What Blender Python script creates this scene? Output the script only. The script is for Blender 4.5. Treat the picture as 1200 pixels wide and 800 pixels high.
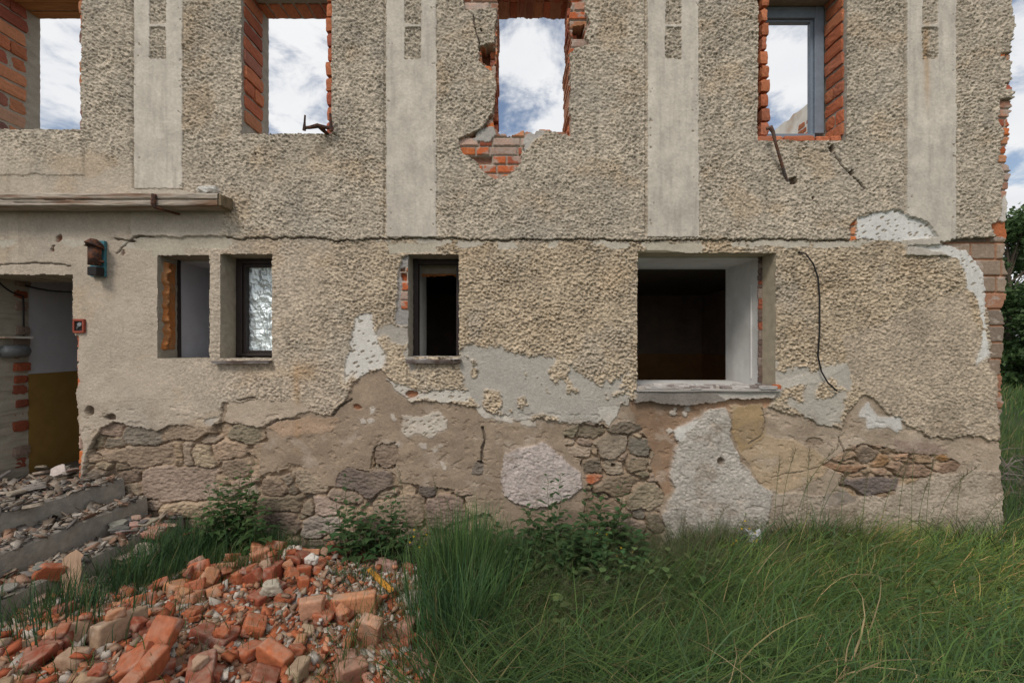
import bpy, bmesh, math, random
import numpy as np
from mathutils import Vector, Matrix, Euler
R = math.radians
SC = bpy.context.scene
COLL = SC.collection
for _o in list(bpy.data.objects): bpy.data.objects.remove(_o)

# ------------------------------------------------------------------ camera
CAMZ = 1.65
cam = bpy.data.cameras.new('camera'); cam.sensor_width = 36.0; cam.lens = 36.0*522.0/1200.0
cam.clip_start = 0.05; cam.clip_end = 3000
camo = bpy.data.objects.new('camera', cam); COLL.objects.link(camo)
camo.location = (0, 0, CAMZ); camo.rotation_euler = (R(90), 0, 0)
SC.camera = camo

# ------------------------------------------------------------------ sky, sun, exposure
SUN_EL, SUN_AZ = R(48), R(205)          # azimuth measured clockwise from +Y
w = bpy.data.worlds.new('World'); SC.world = w; w.use_nodes = True
nt = w.node_tree; nt.nodes.clear()
N = nt.nodes.new; L = nt.links.new
out = N('ShaderNodeOutputWorld'); bg = N('ShaderNodeBackground'); bg.inputs[1].default_value = 0.105
sky = N('ShaderNodeTexSky'); sky.sky_type = 'NISHITA'; sky.sun_disc = False
sky.sun_elevation = SUN_EL; sky.sun_rotation = SUN_AZ; sky.dust_density = 1.5
tc = N('ShaderNodeTexCoord'); sep = N('ShaderNodeSeparateXYZ'); L(tc.outputs['Generated'], sep.inputs[0])
mz = N('ShaderNodeMath'); mz.operation = 'MAXIMUM'; L(sep.outputs[2], mz.inputs[0]); mz.inputs[1].default_value = 0.0
az = N('ShaderNodeMath'); az.operation = 'ADD'; L(mz.outputs[0], az.inputs[0]); az.inputs[1].default_value = 0.22
dx = N('ShaderNodeMath'); dx.operation = 'DIVIDE'; L(sep.outputs[0], dx.inputs[0]); L(az.outputs[0], dx.inputs[1])
dy = N('ShaderNodeMath'); dy.operation = 'DIVIDE'; L(sep.outputs[1], dy.inputs[0]); L(az.outputs[0], dy.inputs[1])
cmb = N('ShaderNodeCombineXYZ'); L(dx.outputs[0], cmb.inputs[0]); L(dy.outputs[0], cmb.inputs[1])
cn = N('ShaderNodeTexNoise'); cn.inputs['Scale'].default_value = 4.2; cn.inputs['Detail'].default_value = 8; cn.inputs['Roughness'].default_value = 0.6
cn.inputs['Distortion'].default_value = 0.3
L(cmb.outputs[0], cn.inputs['Vector'])
cr = N('ShaderNodeMapRange'); cr.interpolation_type = 'SMOOTHSTEP'
cr.inputs['From Min'].default_value = 0.33; cr.inputs['From Max'].default_value = 0.53
L(cn.outputs[0], cr.inputs['Value'])
c2 = N('ShaderNodeTexNoise'); c2.inputs['Scale'].default_value = 2.4; c2.inputs['Detail'].default_value = 6
L(cmb.outputs[0], c2.inputs['Vector'])
cc = N('ShaderNodeMix'); cc.data_type = 'RGBA'
L(c2.outputs[0], cc.inputs['Factor'])
cc.inputs['A'].default_value = (6.6, 6.9, 7.5, 1); cc.inputs['B'].default_value = (10.2, 10.1, 9.9, 1)
mx = N('ShaderNodeMix'); mx.data_type = 'RGBA'
L(cr.outputs[0], mx.inputs['Factor']); L(cc.outputs['Result'], mx.inputs['B'])
blu = N('ShaderNodeMix'); blu.data_type = 'RGBA'; blu.blend_type = 'MULTIPLY'; blu.inputs['Factor'].default_value = 1
L(sky.outputs[0], blu.inputs['A']); blu.inputs['B'].default_value = (1.5, 1.35, 1.25, 1)
L(blu.outputs['Result'], mx.inputs['A'])
L(mx.outputs['Result'], bg.inputs[0]); L(bg.outputs[0], out.inputs[0])
sl = bpy.data.lights.new('sun', 'SUN'); sl.energy = 1.9; sl.angle = R(16); sl.color = (1, 0.93, 0.84)
so = bpy.data.objects.new('sun', sl); COLL.objects.link(so); so.location = (-3, -8, 12)
sd = Vector((math.sin(SUN_AZ)*math.cos(SUN_EL), math.cos(SUN_AZ)*math.cos(SUN_EL), math.sin(SUN_EL)))
so.rotation_euler = sd.to_track_quat('Z', 'Y').to_euler()
SC.view_settings.view_transform = 'Standard'; SC.view_settings.look = 'None'
SC.view_settings.exposure = -0.03; SC.view_settings.gamma = 1.0
SC.render.engine = 'CYCLES'
SC.cycles.max_bounces = 6; SC.cycles.diffuse_bounces = 6

# ------------------------------------------------------------------ helpers
rng = np.random.default_rng(7); random.seed(7)
WY, S = 3.6, 145.0                       # facade plane distance, pixels of the photograph per metre on it
def WX(px): return (px-600.0)/S
def WZ(py): return CAMZ+(400.0-py)/S

def new_obj(name, me, mat=None, parent=None, smooth=False):
    o = bpy.data.objects.new(name, me); COLL.objects.link(o)
    if mat: me.materials.append(mat)
    if parent: o.parent = parent
    if smooth: me.shade_smooth()
    return o
def np_mesh(name, V, F, col=None, smooth=True):
    """mesh from arrays: V (n,3), F (m,k)"""
    me = bpy.data.meshes.new(name)
    V = np.ascontiguousarray(V, dtype=np.float32); F = np.ascontiguousarray(F, dtype=np.int32)
    me.vertices.add(len(V)); me.vertices.foreach_set('co', V.ravel())
    m, k = F.shape
    me.loops.add(m*k); me.loops.foreach_set('vertex_index', F.ravel())
    me.polygons.add(m); me.polygons.foreach_set('loop_start', np.arange(0, m*k, k, dtype=np.int32))
    if smooth: me.polygons.foreach_set('use_smooth', np.ones(m, dtype=bool))
    if col is not None:
        c = np.ones((len(V), 4), dtype=np.float32); c[:, :3] = col
        a = me.color_attributes.new('tint', 'FLOAT_COLOR', 'POINT'); a.data.foreach_set('color', c.ravel())
    me.update(calc_edges=True)
    return me
def tag(o, label=None, cat=None, group=None, kind=None):
    if label: o['label'] = label
    if cat: o['category'] = cat
    if group: o['group'] = group
    if kind: o['kind'] = kind
    return o
def empty(name, loc=(0, 0, 0), rot=(0, 0, 0)):
    o = bpy.data.objects.new(name, None); COLL.objects.link(o); o.empty_display_size = 0.1
    o.location = loc; o.rotation_euler = rot
    return o
class MB:
    """collects shapes, builds one mesh object"""
    def __init__(s): s.bm = bmesh.new()
    def box(s, x0, x1, y0, y1, z0, z1, bev=0.0, jit=0.0):
        mt = Matrix.Translation(((x0+x1)/2, (y0+y1)/2, (z0+z1)/2)) @ Matrix.Diagonal((x1-x0, y1-y0, z1-z0, 1))
        vs = bmesh.ops.create_cube(s.bm, size=1, matrix=mt)['verts']
        if jit:
            for v in vs: v.co += Vector([random.uniform(-jit, jit) for _ in range(3)])
        if bev:
            es = list({e for v in vs for e in v.link_edges})
            bmesh.ops.bevel(s.bm, geom=es, offset=bev, segments=2, profile=0.6, affect='EDGES')
        return s
    def tube(s, pts, r, n=8, cap=True):
        pts = [Vector(p) for p in pts]; rings = []
        rs = r if isinstance(r, (list, tuple)) else [r]*len(pts)
        up = Vector((0.13, 0.31, 0.94)).normalized()
        for i, p in enumerate(pts):
            t = (pts[min(i+1, len(pts)-1)]-pts[max(i-1, 0)]).normalized()
            a = t.cross(up)
            if a.length < 0.05: a = t.cross(Vector((1, 0, 0)))
            a.normalize(); b = t.cross(a).normalized()
            rings.append([s.bm.verts.new(p+(a*math.cos(2*math.pi*k/n)+b*math.sin(2*math.pi*k/n))*rs[i]) for k in range(n)])
        for q in range(len(rings)-1):
            for k in range(n):
                s.bm.faces.new((rings[q][k], rings[q][(k+1) % n], rings[q+1][(k+1) % n], rings[q+1][k]))
        if cap:
            s.bm.faces.new(rings[0][::-1]); s.bm.faces.new(rings[-1])
        return s
    def build(s, name, mat, parent=None, smooth=False):
        bmesh.ops.recalc_face_normals(s.bm, faces=s.bm.faces)
        me = bpy.data.meshes.new(name); s.bm.to_mesh(me); s.bm.free()
        return new_obj(name, me, mat, parent, smooth)

# ---- numpy noise
_G = rng.uniform(0, 2*np.pi, (256, 256)); _GX, _GY = np.cos(_G), np.sin(_G)
_RX, _RY, _RI = rng.random((256, 256)), rng.random((256, 256)), rng.random((256, 256))
def pn(x, y, s=0):
    x = x+s*17.37; y = y+s*31.11
    xi = np.floor(x).astype(np.int64); yi = np.floor(y).astype(np.int64)
    fx = x-xi; fy = y-yi
    u = fx*fx*fx*(fx*(fx*6-15)+10); v = fy*fy*fy*(fy*(fy*6-15)+10)
    def g(i, j, dx_, dy_):
        a = (xi+i) & 255; b = (yi+j) & 255
        return _GX[a, b]*dx_+_GY[a, b]*dy_
    n00 = g(0, 0, fx, fy); n10 = g(1, 0, fx-1, fy); n01 = g(0, 1, fx, fy-1); n11 = g(1, 1, fx-1, fy-1)
    return (n00*(1-u)+n10*u)*(1-v)+(n01*(1-u)+n11*u)*v*1.0
def fbm(x, y, s=0, o=4, g=0.5):
    t = 0; a = 1.0; f = 1.0
    for k in range(o):
        t = t+a*pn(x*f, y*f, s+k); a *= g; f *= 2.03
    return t
def voro(x, y, s=0, j=0.9):
    x = x+s*13.7; y = y+s*7.9
    xi = np.floor(x).astype(np.int64); yi = np.floor(y).astype(np.int64)
    f1 = np.full(x.shape, 9.0); f2 = np.full(x.shape, 9.0); idv = np.zeros(x.shape)
    for a in (-1, 0, 1):
        for b in (-1, 0, 1):
            A = (xi+a) & 255; B = (yi+b) & 255
            d = np.hypot(xi+a+0.5+(_RX[A, B]-0.5)*j-x, yi+b+0.5+(_RY[A, B]-0.5)*j-y)
            c = d < f1
            f2 = np.where(c, f1, np.minimum(f2, d)); idv = np.where(c, _RI[A, B], idv); f1 = np.where(c, d, f1)
    return f1, f2, idv
def inpoly(x, y, P):
    r = np.zeros(x.shape, bool); n = len(P)
    for i in range(n):
        x0, y0 = P[i]; x1, y1 = P[(i+1) % n]
        if y0 == y1: continue
        c = ((y0 > y) != (y1 > y)) & (x < (x1-x0)*(y-y0)/(y1-y0)+x0)
        r ^= c
    return r
def sstep(a, b, x):
    t = np.clip((x-a)/(b-a), 0, 1); return t*t*(3-2*t)

# ---- materials
def mat(name, col=None, rough=0.9, var=0.2, scale=40.0, bump=0.3, bscale=None, bdist=0.004, metal=0.0, attr=False, objcol=False,
        col2=None, c2scale=6.0, spec=0.25, trans=0.0, c2lo=0.42, c2hi=0.62, stretch=None):
    m = bpy.data.materials.new(name); m.use_nodes = True
    t = m.node_tree; n = t.nodes; l = t.links.new
    p = n['Principled BSDF']; p.inputs['Roughness'].default_value = rough; p.inputs['Metallic'].default_value = metal
    p.inputs['Specular IOR Level'].default_value = spec
    tcn = n.new('ShaderNodeTexCoord')
    vec = tcn.outputs['Object']
    if stretch:
        mp = n.new('ShaderNodeMapping'); mp.inputs['Scale'].default_value = stretch; l(vec, mp.inputs['Vector']); vec = mp.outputs[0]
    ns = n.new('ShaderNodeTexNoise'); ns.inputs['Scale'].default_value = scale; ns.inputs['Detail'].default_value = 5; ns.inputs['Roughness'].default_value = 0.65
    l(vec, ns.inputs['Vector'])
    if attr:
        a = n.new('ShaderNodeAttribute'); a.attribute_name = 'tint'; src = a.outputs['Color']
    elif objcol:
        a = n.new('ShaderNodeObjectInfo'); src = a.outputs['Color']
    else:
        a = n.new('ShaderNodeRGB'); a.outputs[0].default_value = (*col, 1); src = a.outputs[0]
    if col2:
        n2 = n.new('ShaderNodeTexNoise'); n2.inputs['Scale'].default_value = c2scale; n2.inputs['Detail'].default_value = 6; l(vec, n2.inputs['Vector'])
        r2 = n.new('ShaderNodeMapRange'); r2.inputs['From Min'].default_value = c2lo; r2.inputs['From Max'].default_value = c2hi; l(n2.outputs[0], r2.inputs['Value'])
        m2 = n.new('ShaderNodeMix'); m2.data_type = 'RGBA'; l(r2.outputs[0], m2.inputs['Factor']); l(src, m2.inputs['A']); m2.inputs['B'].default_value = (*col2, 1)
        src = m2.outputs['Result']
    r = n.new('ShaderNodeMapRange'); r.inputs['From Min'].default_value = 0.25; r.inputs['From Max'].default_value = 0.75
    r.inputs['To Min'].default_value = 1-var; r.inputs['To Max'].default_value = 1+var; l(ns.outputs[0], r.inputs['Value'])
    mu = n.new('ShaderNodeVectorMath'); mu.operation = 'SCALE'; l(src, mu.inputs[0]); l(r.outputs[0], mu.inputs['Scale'])
    l(mu.outputs[0], p.inputs['Base Color'])
    if bump:
        nb = n.new('ShaderNodeTexNoise'); nb.inputs['Scale'].default_value = bscale or scale*2; nb.inputs['Detail'].default_value = 4; l(vec, nb.inputs['Vector'])
        b = n.new('ShaderNodeBump'); b.inputs['Strength'].default_value = bump; b.inputs['Distance'].default_value = bdist
        l(nb.outputs[0], b.inputs['Height']); l(b.outputs[0], p.inputs['Normal'])
    if trans:
        td = n.new('ShaderNodeBsdfTranslucent'); l(mu.outputs[0], td.inputs['Color'])
        ms = n.new('ShaderNodeMixShader'); ms.inputs[0].default_value = trans
        l(p.outputs[0], ms.inputs[1]); l(td.outputs[0], ms.inputs[2]); l(ms.outputs[0], n['Material Output'].inputs[0])
    return m
M = dict(
    wall=mat('plaster', attr=True, var=0.26, scale=170, bump=0.6, bscale=240, bdist=0.004, spec=0.15),
    smooth=mat('smooth_render', attr=True, var=0.07, scale=60, bump=0.35, bscale=220, bdist=0.002, spec=0.15),
    brick=mat('brick', attr=True, var=0.22, scale=55, bump=0.5, bscale=180, bdist=0.003, spec=0.15),
    rubble=mat('broken_brick', objcol=True, var=0.3, scale=34, bump=0.6, bscale=130, bdist=0.004, col2=(0.36, 0.30, 0.25), c2scale=9, c2lo=0.56, c2hi=0.76, spec=0.12),
    flake=mat('debris_flake', objcol=True, var=0.25, scale=40, bump=0.6, bscale=150, bdist=0.004, spec=0.12),
    chip=mat('chips', attr=True, var=0.2, scale=90, bump=0.3, spec=0.1),
    concrete=mat('weathered_concrete', (0.255, 0.235, 0.205), var=0.28, scale=22, bump=0.8, bscale=90, bdist=0.006, col2=(0.30, 0.27, 0.225), c2scale=7),
    lintel=mat('lintel_concrete', (0.30, 0.27, 0.22), var=0.2, scale=22, bump=0.4, bscale=90),
    white=mat('white_plaster', (0.68, 0.68, 0.67), var=0.08, scale=9, bump=0.2, bscale=90, bdist=0.002, col2=(0.58, 0.57, 0.55), c2scale=3),
    hallwhite=mat('hall_wall_paint', (0.50, 0.50, 0.53), var=0.08, scale=9, bump=0.2, bscale=90, bdist=0.002),
    yellow=mat('ochre_wall_paint', (0.27, 0.165, 0.045), var=0.16, scale=7, bump=0.2, bscale=90, bdist=0.002),
    stained=mat('stained_white_wall', (0.72, 0.69, 0.63), var=0.15, scale=6, bump=0.3, col2=(0.42, 0.25, 0.13), c2scale=2.2, c2lo=0.5, c2hi=0.7),
    dark=mat('brown_room_wall', (0.50, 0.40, 0.34), var=0.2, scale=4, bump=0),  # one even brown for the upper room walls
    dado=mat('brown_dado_paint', (0.60, 0.34, 0.15), var=0.15, scale=5, bump=0),
    floor=mat('dusty_floor', (0.16, 0.13, 0.10), var=0.3, scale=12, bump=0.4),
    brownframe=mat('brown_frame_paint', (0.030, 0.021, 0.019), rough=0.55, var=0.25, scale=30, bump=0.15, spec=0.4),
    greyframe=mat('blue_grey_frame_paint', (0.20, 0.245, 0.30), rough=0.6, var=0.15, scale=20, bump=0.15, spec=0.3),
    sill=mat('brown_sill_metal', (0.075, 0.048, 0.038), rough=0.6, var=0.3, scale=18, bump=0.2, col2=(0.17, 0.15, 0.14), c2scale=8, spec=0.35),
    foam=mat('orange_foam', (0.42, 0.155, 0.045), var=0.25, scale=25, bump=0.6, bscale=60, bdist=0.006, col2=(0.34, 0.17, 0.075), c2scale=10),
    rust=mat('rusty_iron', (0.055, 0.032, 0.026), rough=0.8, var=0.4, scale=60, bump=0.5, col2=(0.13, 0.05, 0.025), c2scale=30),
    steel=mat('dull_steel', (0.20, 0.21, 0.215), rough=0.55, var=0.25, scale=40, bump=0.2, metal=0.35),
    cable=mat('black_cable', (0.018, 0.016, 0.016), rough=0.6, var=0.2, bump=0),
    wood=mat('weathered_wood', (0.38, 0.33, 0.272), var=0.45, scale=12, bump=0.8, bscale=26, bdist=0.008, col2=(0.19, 0.115, 0.075), c2scale=6, c2lo=.5, c2hi=.66, stretch=(0.5, 3, 3)),
    boards=mat('lintel_boards', (0.36, 0.165, 0.06), var=0.35, scale=9, bump=0.4, stretch=(0.4, 4, 4)),
    newwood=mat('split_wood', (0.50, 0.33, 0.22), var=0.3, scale=10, bump=0.4, stretch=(6, 6, 0.8)),
    stake=mat('yellow_wood', (0.62, 0.30, 0.05), var=0.2, scale=20, bump=0.2),
    teal=mat('blue_green_paint', (0.06, 0.20, 0.245), rough=0.6, var=0.3, scale=30, bump=0.3, col2=(0.12, 0.06, 0.035), c2scale=26, c2lo=0.55, c2hi=0.7),
    grass=mat('grass_blade', attr=True, rough=0.7, var=0.15, scale=8, bump=0, trans=0.25, spec=0.2),
    leaf=mat('weed_leaf', attr=True, rough=0.6, var=0.2, scale=30, bump=0.15, trans=0.22, spec=0.3),
    bark=mat('bark', (0.10, 0.08, 0.06), var=0.4, scale=20, bump=0.6, stretch=(1, 1, 0.3)),
    twig=mat('dry_twig', (0.17, 0.145, 0.125), var=0.3, scale=30, bump=0.2),
    ground=mat('earth', attr=True, var=0.35, scale=26, bump=0.8, bscale=60, bdist=0.01),
)
def dusty(m, col, amt):
    t = m.node_tree; n = t.nodes; l = t.links.new; p = n['Principled BSDF']; src = p.inputs['Base Color'].links[0].from_socket
    g = n.new('ShaderNodeNewGeometry'); sx = n.new('ShaderNodeSeparateXYZ'); l(g.outputs['True Normal'], sx.inputs[0])
    ns = n.new('ShaderNodeTexNoise'); ns.inputs['Scale'].default_value = 26; ns.inputs['Detail'].default_value = 6; l(g.outputs['Position'], ns.inputs['Vector'])
    a = n.new('ShaderNodeMath'); a.operation = 'MULTIPLY_ADD'; l(ns.outputs[0], a.inputs[0]); a.inputs[1].default_value = 1.6; a.inputs[2].default_value = -0.55
    b = n.new('ShaderNodeMath'); b.operation = 'MULTIPLY'; b.use_clamp = True; l(sx.outputs[2], b.inputs[0]); l(a.outputs[0], b.inputs[1])
    c = n.new('ShaderNodeMath'); c.operation = 'MULTIPLY'; l(b.outputs[0], c.inputs[0]); c.inputs[1].default_value = amt
    mx_ = n.new('ShaderNodeMix'); mx_.data_type = 'RGBA'; l(c.outputs[0], mx_.inputs['Factor']); l(src, mx_.inputs['A']); mx_.inputs['B'].default_value = (*col, 1)
    l(mx_.outputs['Result'], p.inputs['Base Color'])
dusty(M['rubble'], (0.37, 0.27, 0.20), 1.0); dusty(M['concrete'], (0.31, 0.27, 0.23), 1.1)
M['foil'] = mat('crumpled_foil', (0.80, 0.88, 0.90), rough=0.5, var=0.06, scale=14, bump=0.35, bscale=40, bdist=0.006, metal=0.8, spec=0.5)
# ================================================================== THE HOUSE
house = tag(empty('ruined_house', (0, WY, 0)), 'roofless derelict house with peeling roughcast front, bare brick window jambs and a stone footing', 'house')
HL = Matrix.Translation((0, -WY, 0))
def part(o, parent=house):
    """keep world coordinates written into the mesh while parented to the house"""
    o.parent = parent; o.matrix_parent_inverse = Matrix.Translation((0, -WY, 0)); return o
def sub(o, parent):
    o.parent = parent; return o

# ---- the front: a relief built from its layers (coat, undercoat, stones, bricks); 1 grid step = 7 mm
gx = np.concatenate([np.arange(-330, -40, 5.0), np.arange(-40, 1195, 0.8)])
gy = np.concatenate([np.arange(-260, -30, 5.0), np.arange(-30, 640, 0.8), np.arange(640, 676, 5.0)])
PX, PY = np.meshgrid(gx, gy)
n9 = fbm(PX/22, PY/22, 1, 3); n9b = fbm(PX/22, PY/22, 5, 3); n3 = pn(PX/3.7, PY/3.7, 9); n3b = pn(PX/3.7, PY/3.7, 12)
big = fbm(PX/150, PY/110, 20, 4); mid = fbm(PX/38, PY/38, 25, 4); fin = pn(PX/2.3, PY/2.3, 30)
QX = PX+3.2*n9+1.4*n3; QY = PY+3.2*n9b+1.4*n3b
H = np.zeros(PX.shape); AMP = np.zeros(PX.shape); SM = np.zeros(PX.shape)
C = np.zeros(PX.shape+(3,)); ID = np.zeros(PX.shape, np.int16)
def colr(*c): return np.array(c)
def zone(P, warp=1.0):
    xs = [p[0] for p in P]; ys = [p[1] for p in P]
    j0, j1 = np.searchsorted(gy, [min(ys)-14, max(ys)+14]); i0, i1 = np.searchsorted(gx, [min(xs)-14, max(xs)+14])
    sl_ = (slice(j0, j1), slice(i0, i1))
    x = PX[sl_]+(QX[sl_]-PX[sl_])*warp; y = PY[sl_]+(QY[sl_]-PY[sl_])*warp
    return sl_, inpoly(x, y, P)
def paint(P, h=None, c=None, amp=None, warp=1.0, var=0.10, pid=None, vn=None, sm=None):
    s_, m = zone(P, warp)
    if h is not None: H[s_][m] = h+0.002*mid[s_][m]
    if amp is not None: AMP[s_][m] = amp
    if c is not None: C[s_][m] = colr(*c)*(1+var*((mid if vn is None else vn)[s_][m]*1.6+0.6*fin[s_][m]*0.5))[:, None]
    if pid is not None: ID[s_][m] = pid
    SM[s_][m] = 1.0 if sm is None else sm
    return s_, m
def rect(x0, y0, x1, y1): return [(x0, y0), (x1, y0), (x1, y1), (x0, y1)]

ledge = 280+4.0*pn(PX/60, PX*0, 3)+2.4*pn(PX/13, PX*0, 4)+1.6*pn(PX/4, PX*0, 5)
up = PY < ledge
# base coats
cu = np.array([0.44, 0.383, 0.305]); cl = np.array([0.445, 0.362, 0.262]); cll = np.array([0.455, 0.385, 0.305])
tmix = sstep(250, 520, PX+60*big)[..., None]
low = cll*(1-tmix)+cl*tmix
wet = sstep(0.0, 0.5, big+0.15)[..., None]
low = low*(1-0.16*wet)+np.array([0.40, 0.36, 0.29])*0.16*wet
upc = cu*(1+0.14*big[..., None])*(1-0.0*wet)
C[:] = np.where(up[..., None], upc, low)
leftup = (sstep(300, 120, PX+30*mid)*sstep(150, 230, PY+25*mid))[..., None]
C[:] = C*(1-leftup*0.75)+np.array([0.45, 0.385, 0.31])*leftup*0.75
C *= (1+0.17*mid+0.07*fin)[..., None]
ochs = (sstep(0.12, 0.5, fbm(PX/70, PY/50, 33, 4))*0.4)[..., None]; C[:] = C*(1-ochs)+np.array([0.44, 0.33, 0.215])*ochs
grys = (sstep(0.1, 0.5, fbm(PX/55, PY/75, 36, 4))*0.45)[..., None]; C[:] = C*(1-grys)+np.array([0.36, 0.325, 0.275])*grys
strk = sstep(0.05, 0.6, fbm(PX/9, PY/120, 38, 3))*sstep(0.0, 0.4, big+.2); C *= (1-0.17*strk)[..., None]
H[:] = np.where(up, 0.019, 0.004+0.015*sstep(165, 125, PX)+0.004*mid)
AMP[:] = np.where(up, 0.0064, 0.0085*(0.64+0.36*sstep(330, 560, PX+70*big)))
AMP[:] *= 1-0.38*leftup[..., 0]
MOD = 0.72+0.55*sstep(-0.5, 0.5, fbm(PX/48, PY/42, 43, 4))
# the open joint under the upper coat
jt = (PY > ledge) & (PY < ledge+1.5+1.6*n9) & (PX > 136+3*n3)
H[jt] = -0.010; C[jt] = np.array([0.20, 0.165, 0.13])
band = (PY > ledge+2.2) & (PY < ledge+9+5*n9b) & ((mid+0.5*big) > 0.02)
C[band] = np.array([0.47, 0.43, 0.36])*(1+0.1*mid[band])[:, None]; AMP[band] = 0.002
for P in ([(-330, 150), (98, 160), (102, 206), (-330, 207)],):
    s_, m = zone(P); H[s_][m] += 0.007
# light smooth bands under the pilasters
for P in (rect(160, 276, 268, 292), rect(181, 282, 216, 301), rect(455, 285, 512, 297), rect(757, 284, 822, 297), rect(1060, 286, 1112, 292)):
    paint(P, 0.002, (0.45, 0.405, 0.325), 0.002)

# ---- pilasters
PIL = [(160, 216), (453.5, 512), (758, 817.5), (1060, 1117), (-136, -80)]
PAN = [(178, 197), (475, 494), (779, 797), (1078, 1096), (-118, -99)]
for k, (a, b) in enumerate(PIL):
    bot = {0: 222, 1: 278.5, 2: 278.5, 3: 300, 4: 222}[k]
    P = [(a, -270), (b, -270), (b, bot), (a, bot)]
    s_, m = paint(P, 0.027, (0.54, 0.495, 0.425), 0.0016, 0.35, 0.10, 1+k)
    st = (fbm(PX[s_]/5, PY[s_]/60, 40+k, 3)*0.07+0.16*fbm(PX[s_]/16, PY[s_]/24, 44+k, 4))[m]
    C[s_][m] *= (1+st-0.10*sstep(120, 280, PY[s_][m])-0.12*sstep(.12, .5, fbm(PX[s_]/7, PY[s_]/90, 47+k, 4)+.25*fbm(PX[s_]/20, PY[s_]/20, 48+k, 3))[m])[:, None]
    chp = m & (fbm(PX[s_]/6, PY[s_]/6, 140+k, 3) > 0.52+0.3*sstep(3, 12, np.minimum(PX[s_]-a, b-PX[s_]))); H[s_][chp] -= 0.007; C[s_][chp] = np.array([0.36, 0.31, 0.25])
    H[s_][(PX[s_] > a-3.2) & (PX[s_] < a-0.6) & (PY[s_] < bot) & ~m] = 0.004   # groove along the edge
    pa, pb = PAN[k]
    for y0, y1 in ((34.5, 71.5), (-7, 31), (-48, -10.5), (-130, -51)):
        paint(rect(pa, y0, pb, y1), 0.016, (0.40, 0.35, 0.28), 0.0072, 0.4, 0.13, 11+k)
paint([(156, 222), (214, 222), (262, 238), (262, 277), (156, 277)], 0.021, (0.45, 0.40, 0.33), 0.0035)
paint([(1078, 30), (1088, 30), (1086, 140), (1079, 150)], None, (0.47, 0.40, 0.28), None, 1.0, 0.05, sm=0) if False else None

# ---- lower coats
brownU = (0.305, 0.235, 0.172)
paint([(262, 472), (300, 468), (330, 492), (348, 480), (368, 478), (388, 488), (402, 470), (422, 440), (445, 432), (460, 448), (480, 470), (530, 472), (560, 480), (600, 492), (660, 492), (700, 490), (740, 468), (748, 462), (850, 468), (905, 478), (945, 488), (985, 503), (998, 480), (1012, 462), (1030, 470), (1050, 490), (1090, 512), (1150, 512), (1195, 518), (1195, 690), (250, 690), (250, 520)], -0.014, brownU, 0.0024, 1.3, 0.16)
paint([(900, 480), (990, 505), (1010, 466), (1050, 490), (1090, 514), (1195, 520), (1195, 690), (830, 690), (900, 590)], -0.013, (0.375, 0.30, 0.228), 0.003, 1.4, 0.16)
paint([(300, 440), (380, 445), (400, 470), (385, 487), (345, 480), (330, 468), (300, 470)], 0.0, (0.43, 0.36, 0.28), 0.006, 1.6, 0.1)
paint([(266, 470), (330, 468), (366, 474), (368, 482), (345, 486), (300, 500), (262, 498)], -0.003, (0.455, 0.375, 0.29), 0.003, 1.2)
paint([(310, 498), (340, 490), (395, 490), (392, 505), (330, 512)], -0.012, (0.40, 0.285, 0.20), 0.003, 1.4)
skim = [(540, 405), (560, 403), (590, 410), (620, 420), (660, 420), (700, 450), (738, 440), (745, 455), (738, 470), (715, 480), (700, 503), (680, 495), (640, 493), (600, 492), (575, 480), (560, 472), (545, 455), (540, 430)]
s_, m = zone(skim, 2.0); mm = m & (mid[s_]+0.5*n9[s_] < 0.27)
H[s_][mm] = -0.004; C[s_][mm] = np.array([0.405, 0.378, 0.335])*(1+0.12*mid[s_][mm]+0.1*fin[s_][mm])[:, None]; AMP[s_][mm] = 0.0035
s_, m = zone([(440, 385), (484, 380), (486, 470), (455, 448), (438, 430)], 1.6); mm = m & (mid[s_] < 0.12)
C[s_][mm] = np.array([0.385, 0.355, 0.31])*(1+0.1*mid[s_][mm])[:, None]; AMP[s_][mm] = 0.004; H[s_][mm] = -0.002
s_, m = zone([(905, 425), (1000, 425), (990, 470), (985, 500), (945, 490), (900, 455)], 2.0); mm = m & (mid[s_]+0.3*n9[s_] < 0.1)
C[s_][mm] = np.array([0.42, 0.39, 0.34])*(1+0.1*mid[s_][mm])[:, None]; AMP[s_][mm] = 0.004; H[s_][mm] = 0.0
paint([(905, 447), (945, 438), (975, 428), (998, 427), (960, 448), (915, 456)], 0.003, (0.47, 0.44, 0.385), 0.002)
paint([(985, 395), (1130, 340), (1158, 420), (1176, 440), (1176, 512), (1090, 512), (1050, 488), (1000, 450)], 0.003, (0.405, 0.335, 0.255), 0.0056, 1.5, 0.16)
mudc = (0.265, 0.175, 0.115)
paint([(738, 466), (812, 470), (822, 485), (805, 500), (795, 520), (786, 540), (788, 572), (775, 585), (768, 560), (762, 545), (765, 530), (756, 505), (745, 495)], -0.022, mudc, 0.002, 1.2, 0.2)
paint([(808, 468), (905, 466), (900, 478), (850, 482), (815, 480)], -0.016, (0.40, 0.24, 0.15), 0.003)
paint([(812, 492), (832, 480), (852, 478), (858, 500), (858, 520), (870, 545), (890, 565), (907, 582), (905, 600), (890, 690), (760, 690), (768, 640), (778, 615), (782, 585), (792, 570), (785, 555), (788, 540), (795, 515), (805, 500)], 0.006, (0.425, 0.39, 0.345), 0.005, 1.3, 0.14)
paint([(587, 560), (590, 535), (605, 525), (640, 520), (650, 528), (662, 540), (680, 555), (683, 570), (670, 582), (650, 588), (630, 596), (610, 592), (590, 580)], 0.008, (0.445, 0.385, 0.355), 0.005, 1.3, 0.12)
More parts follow.
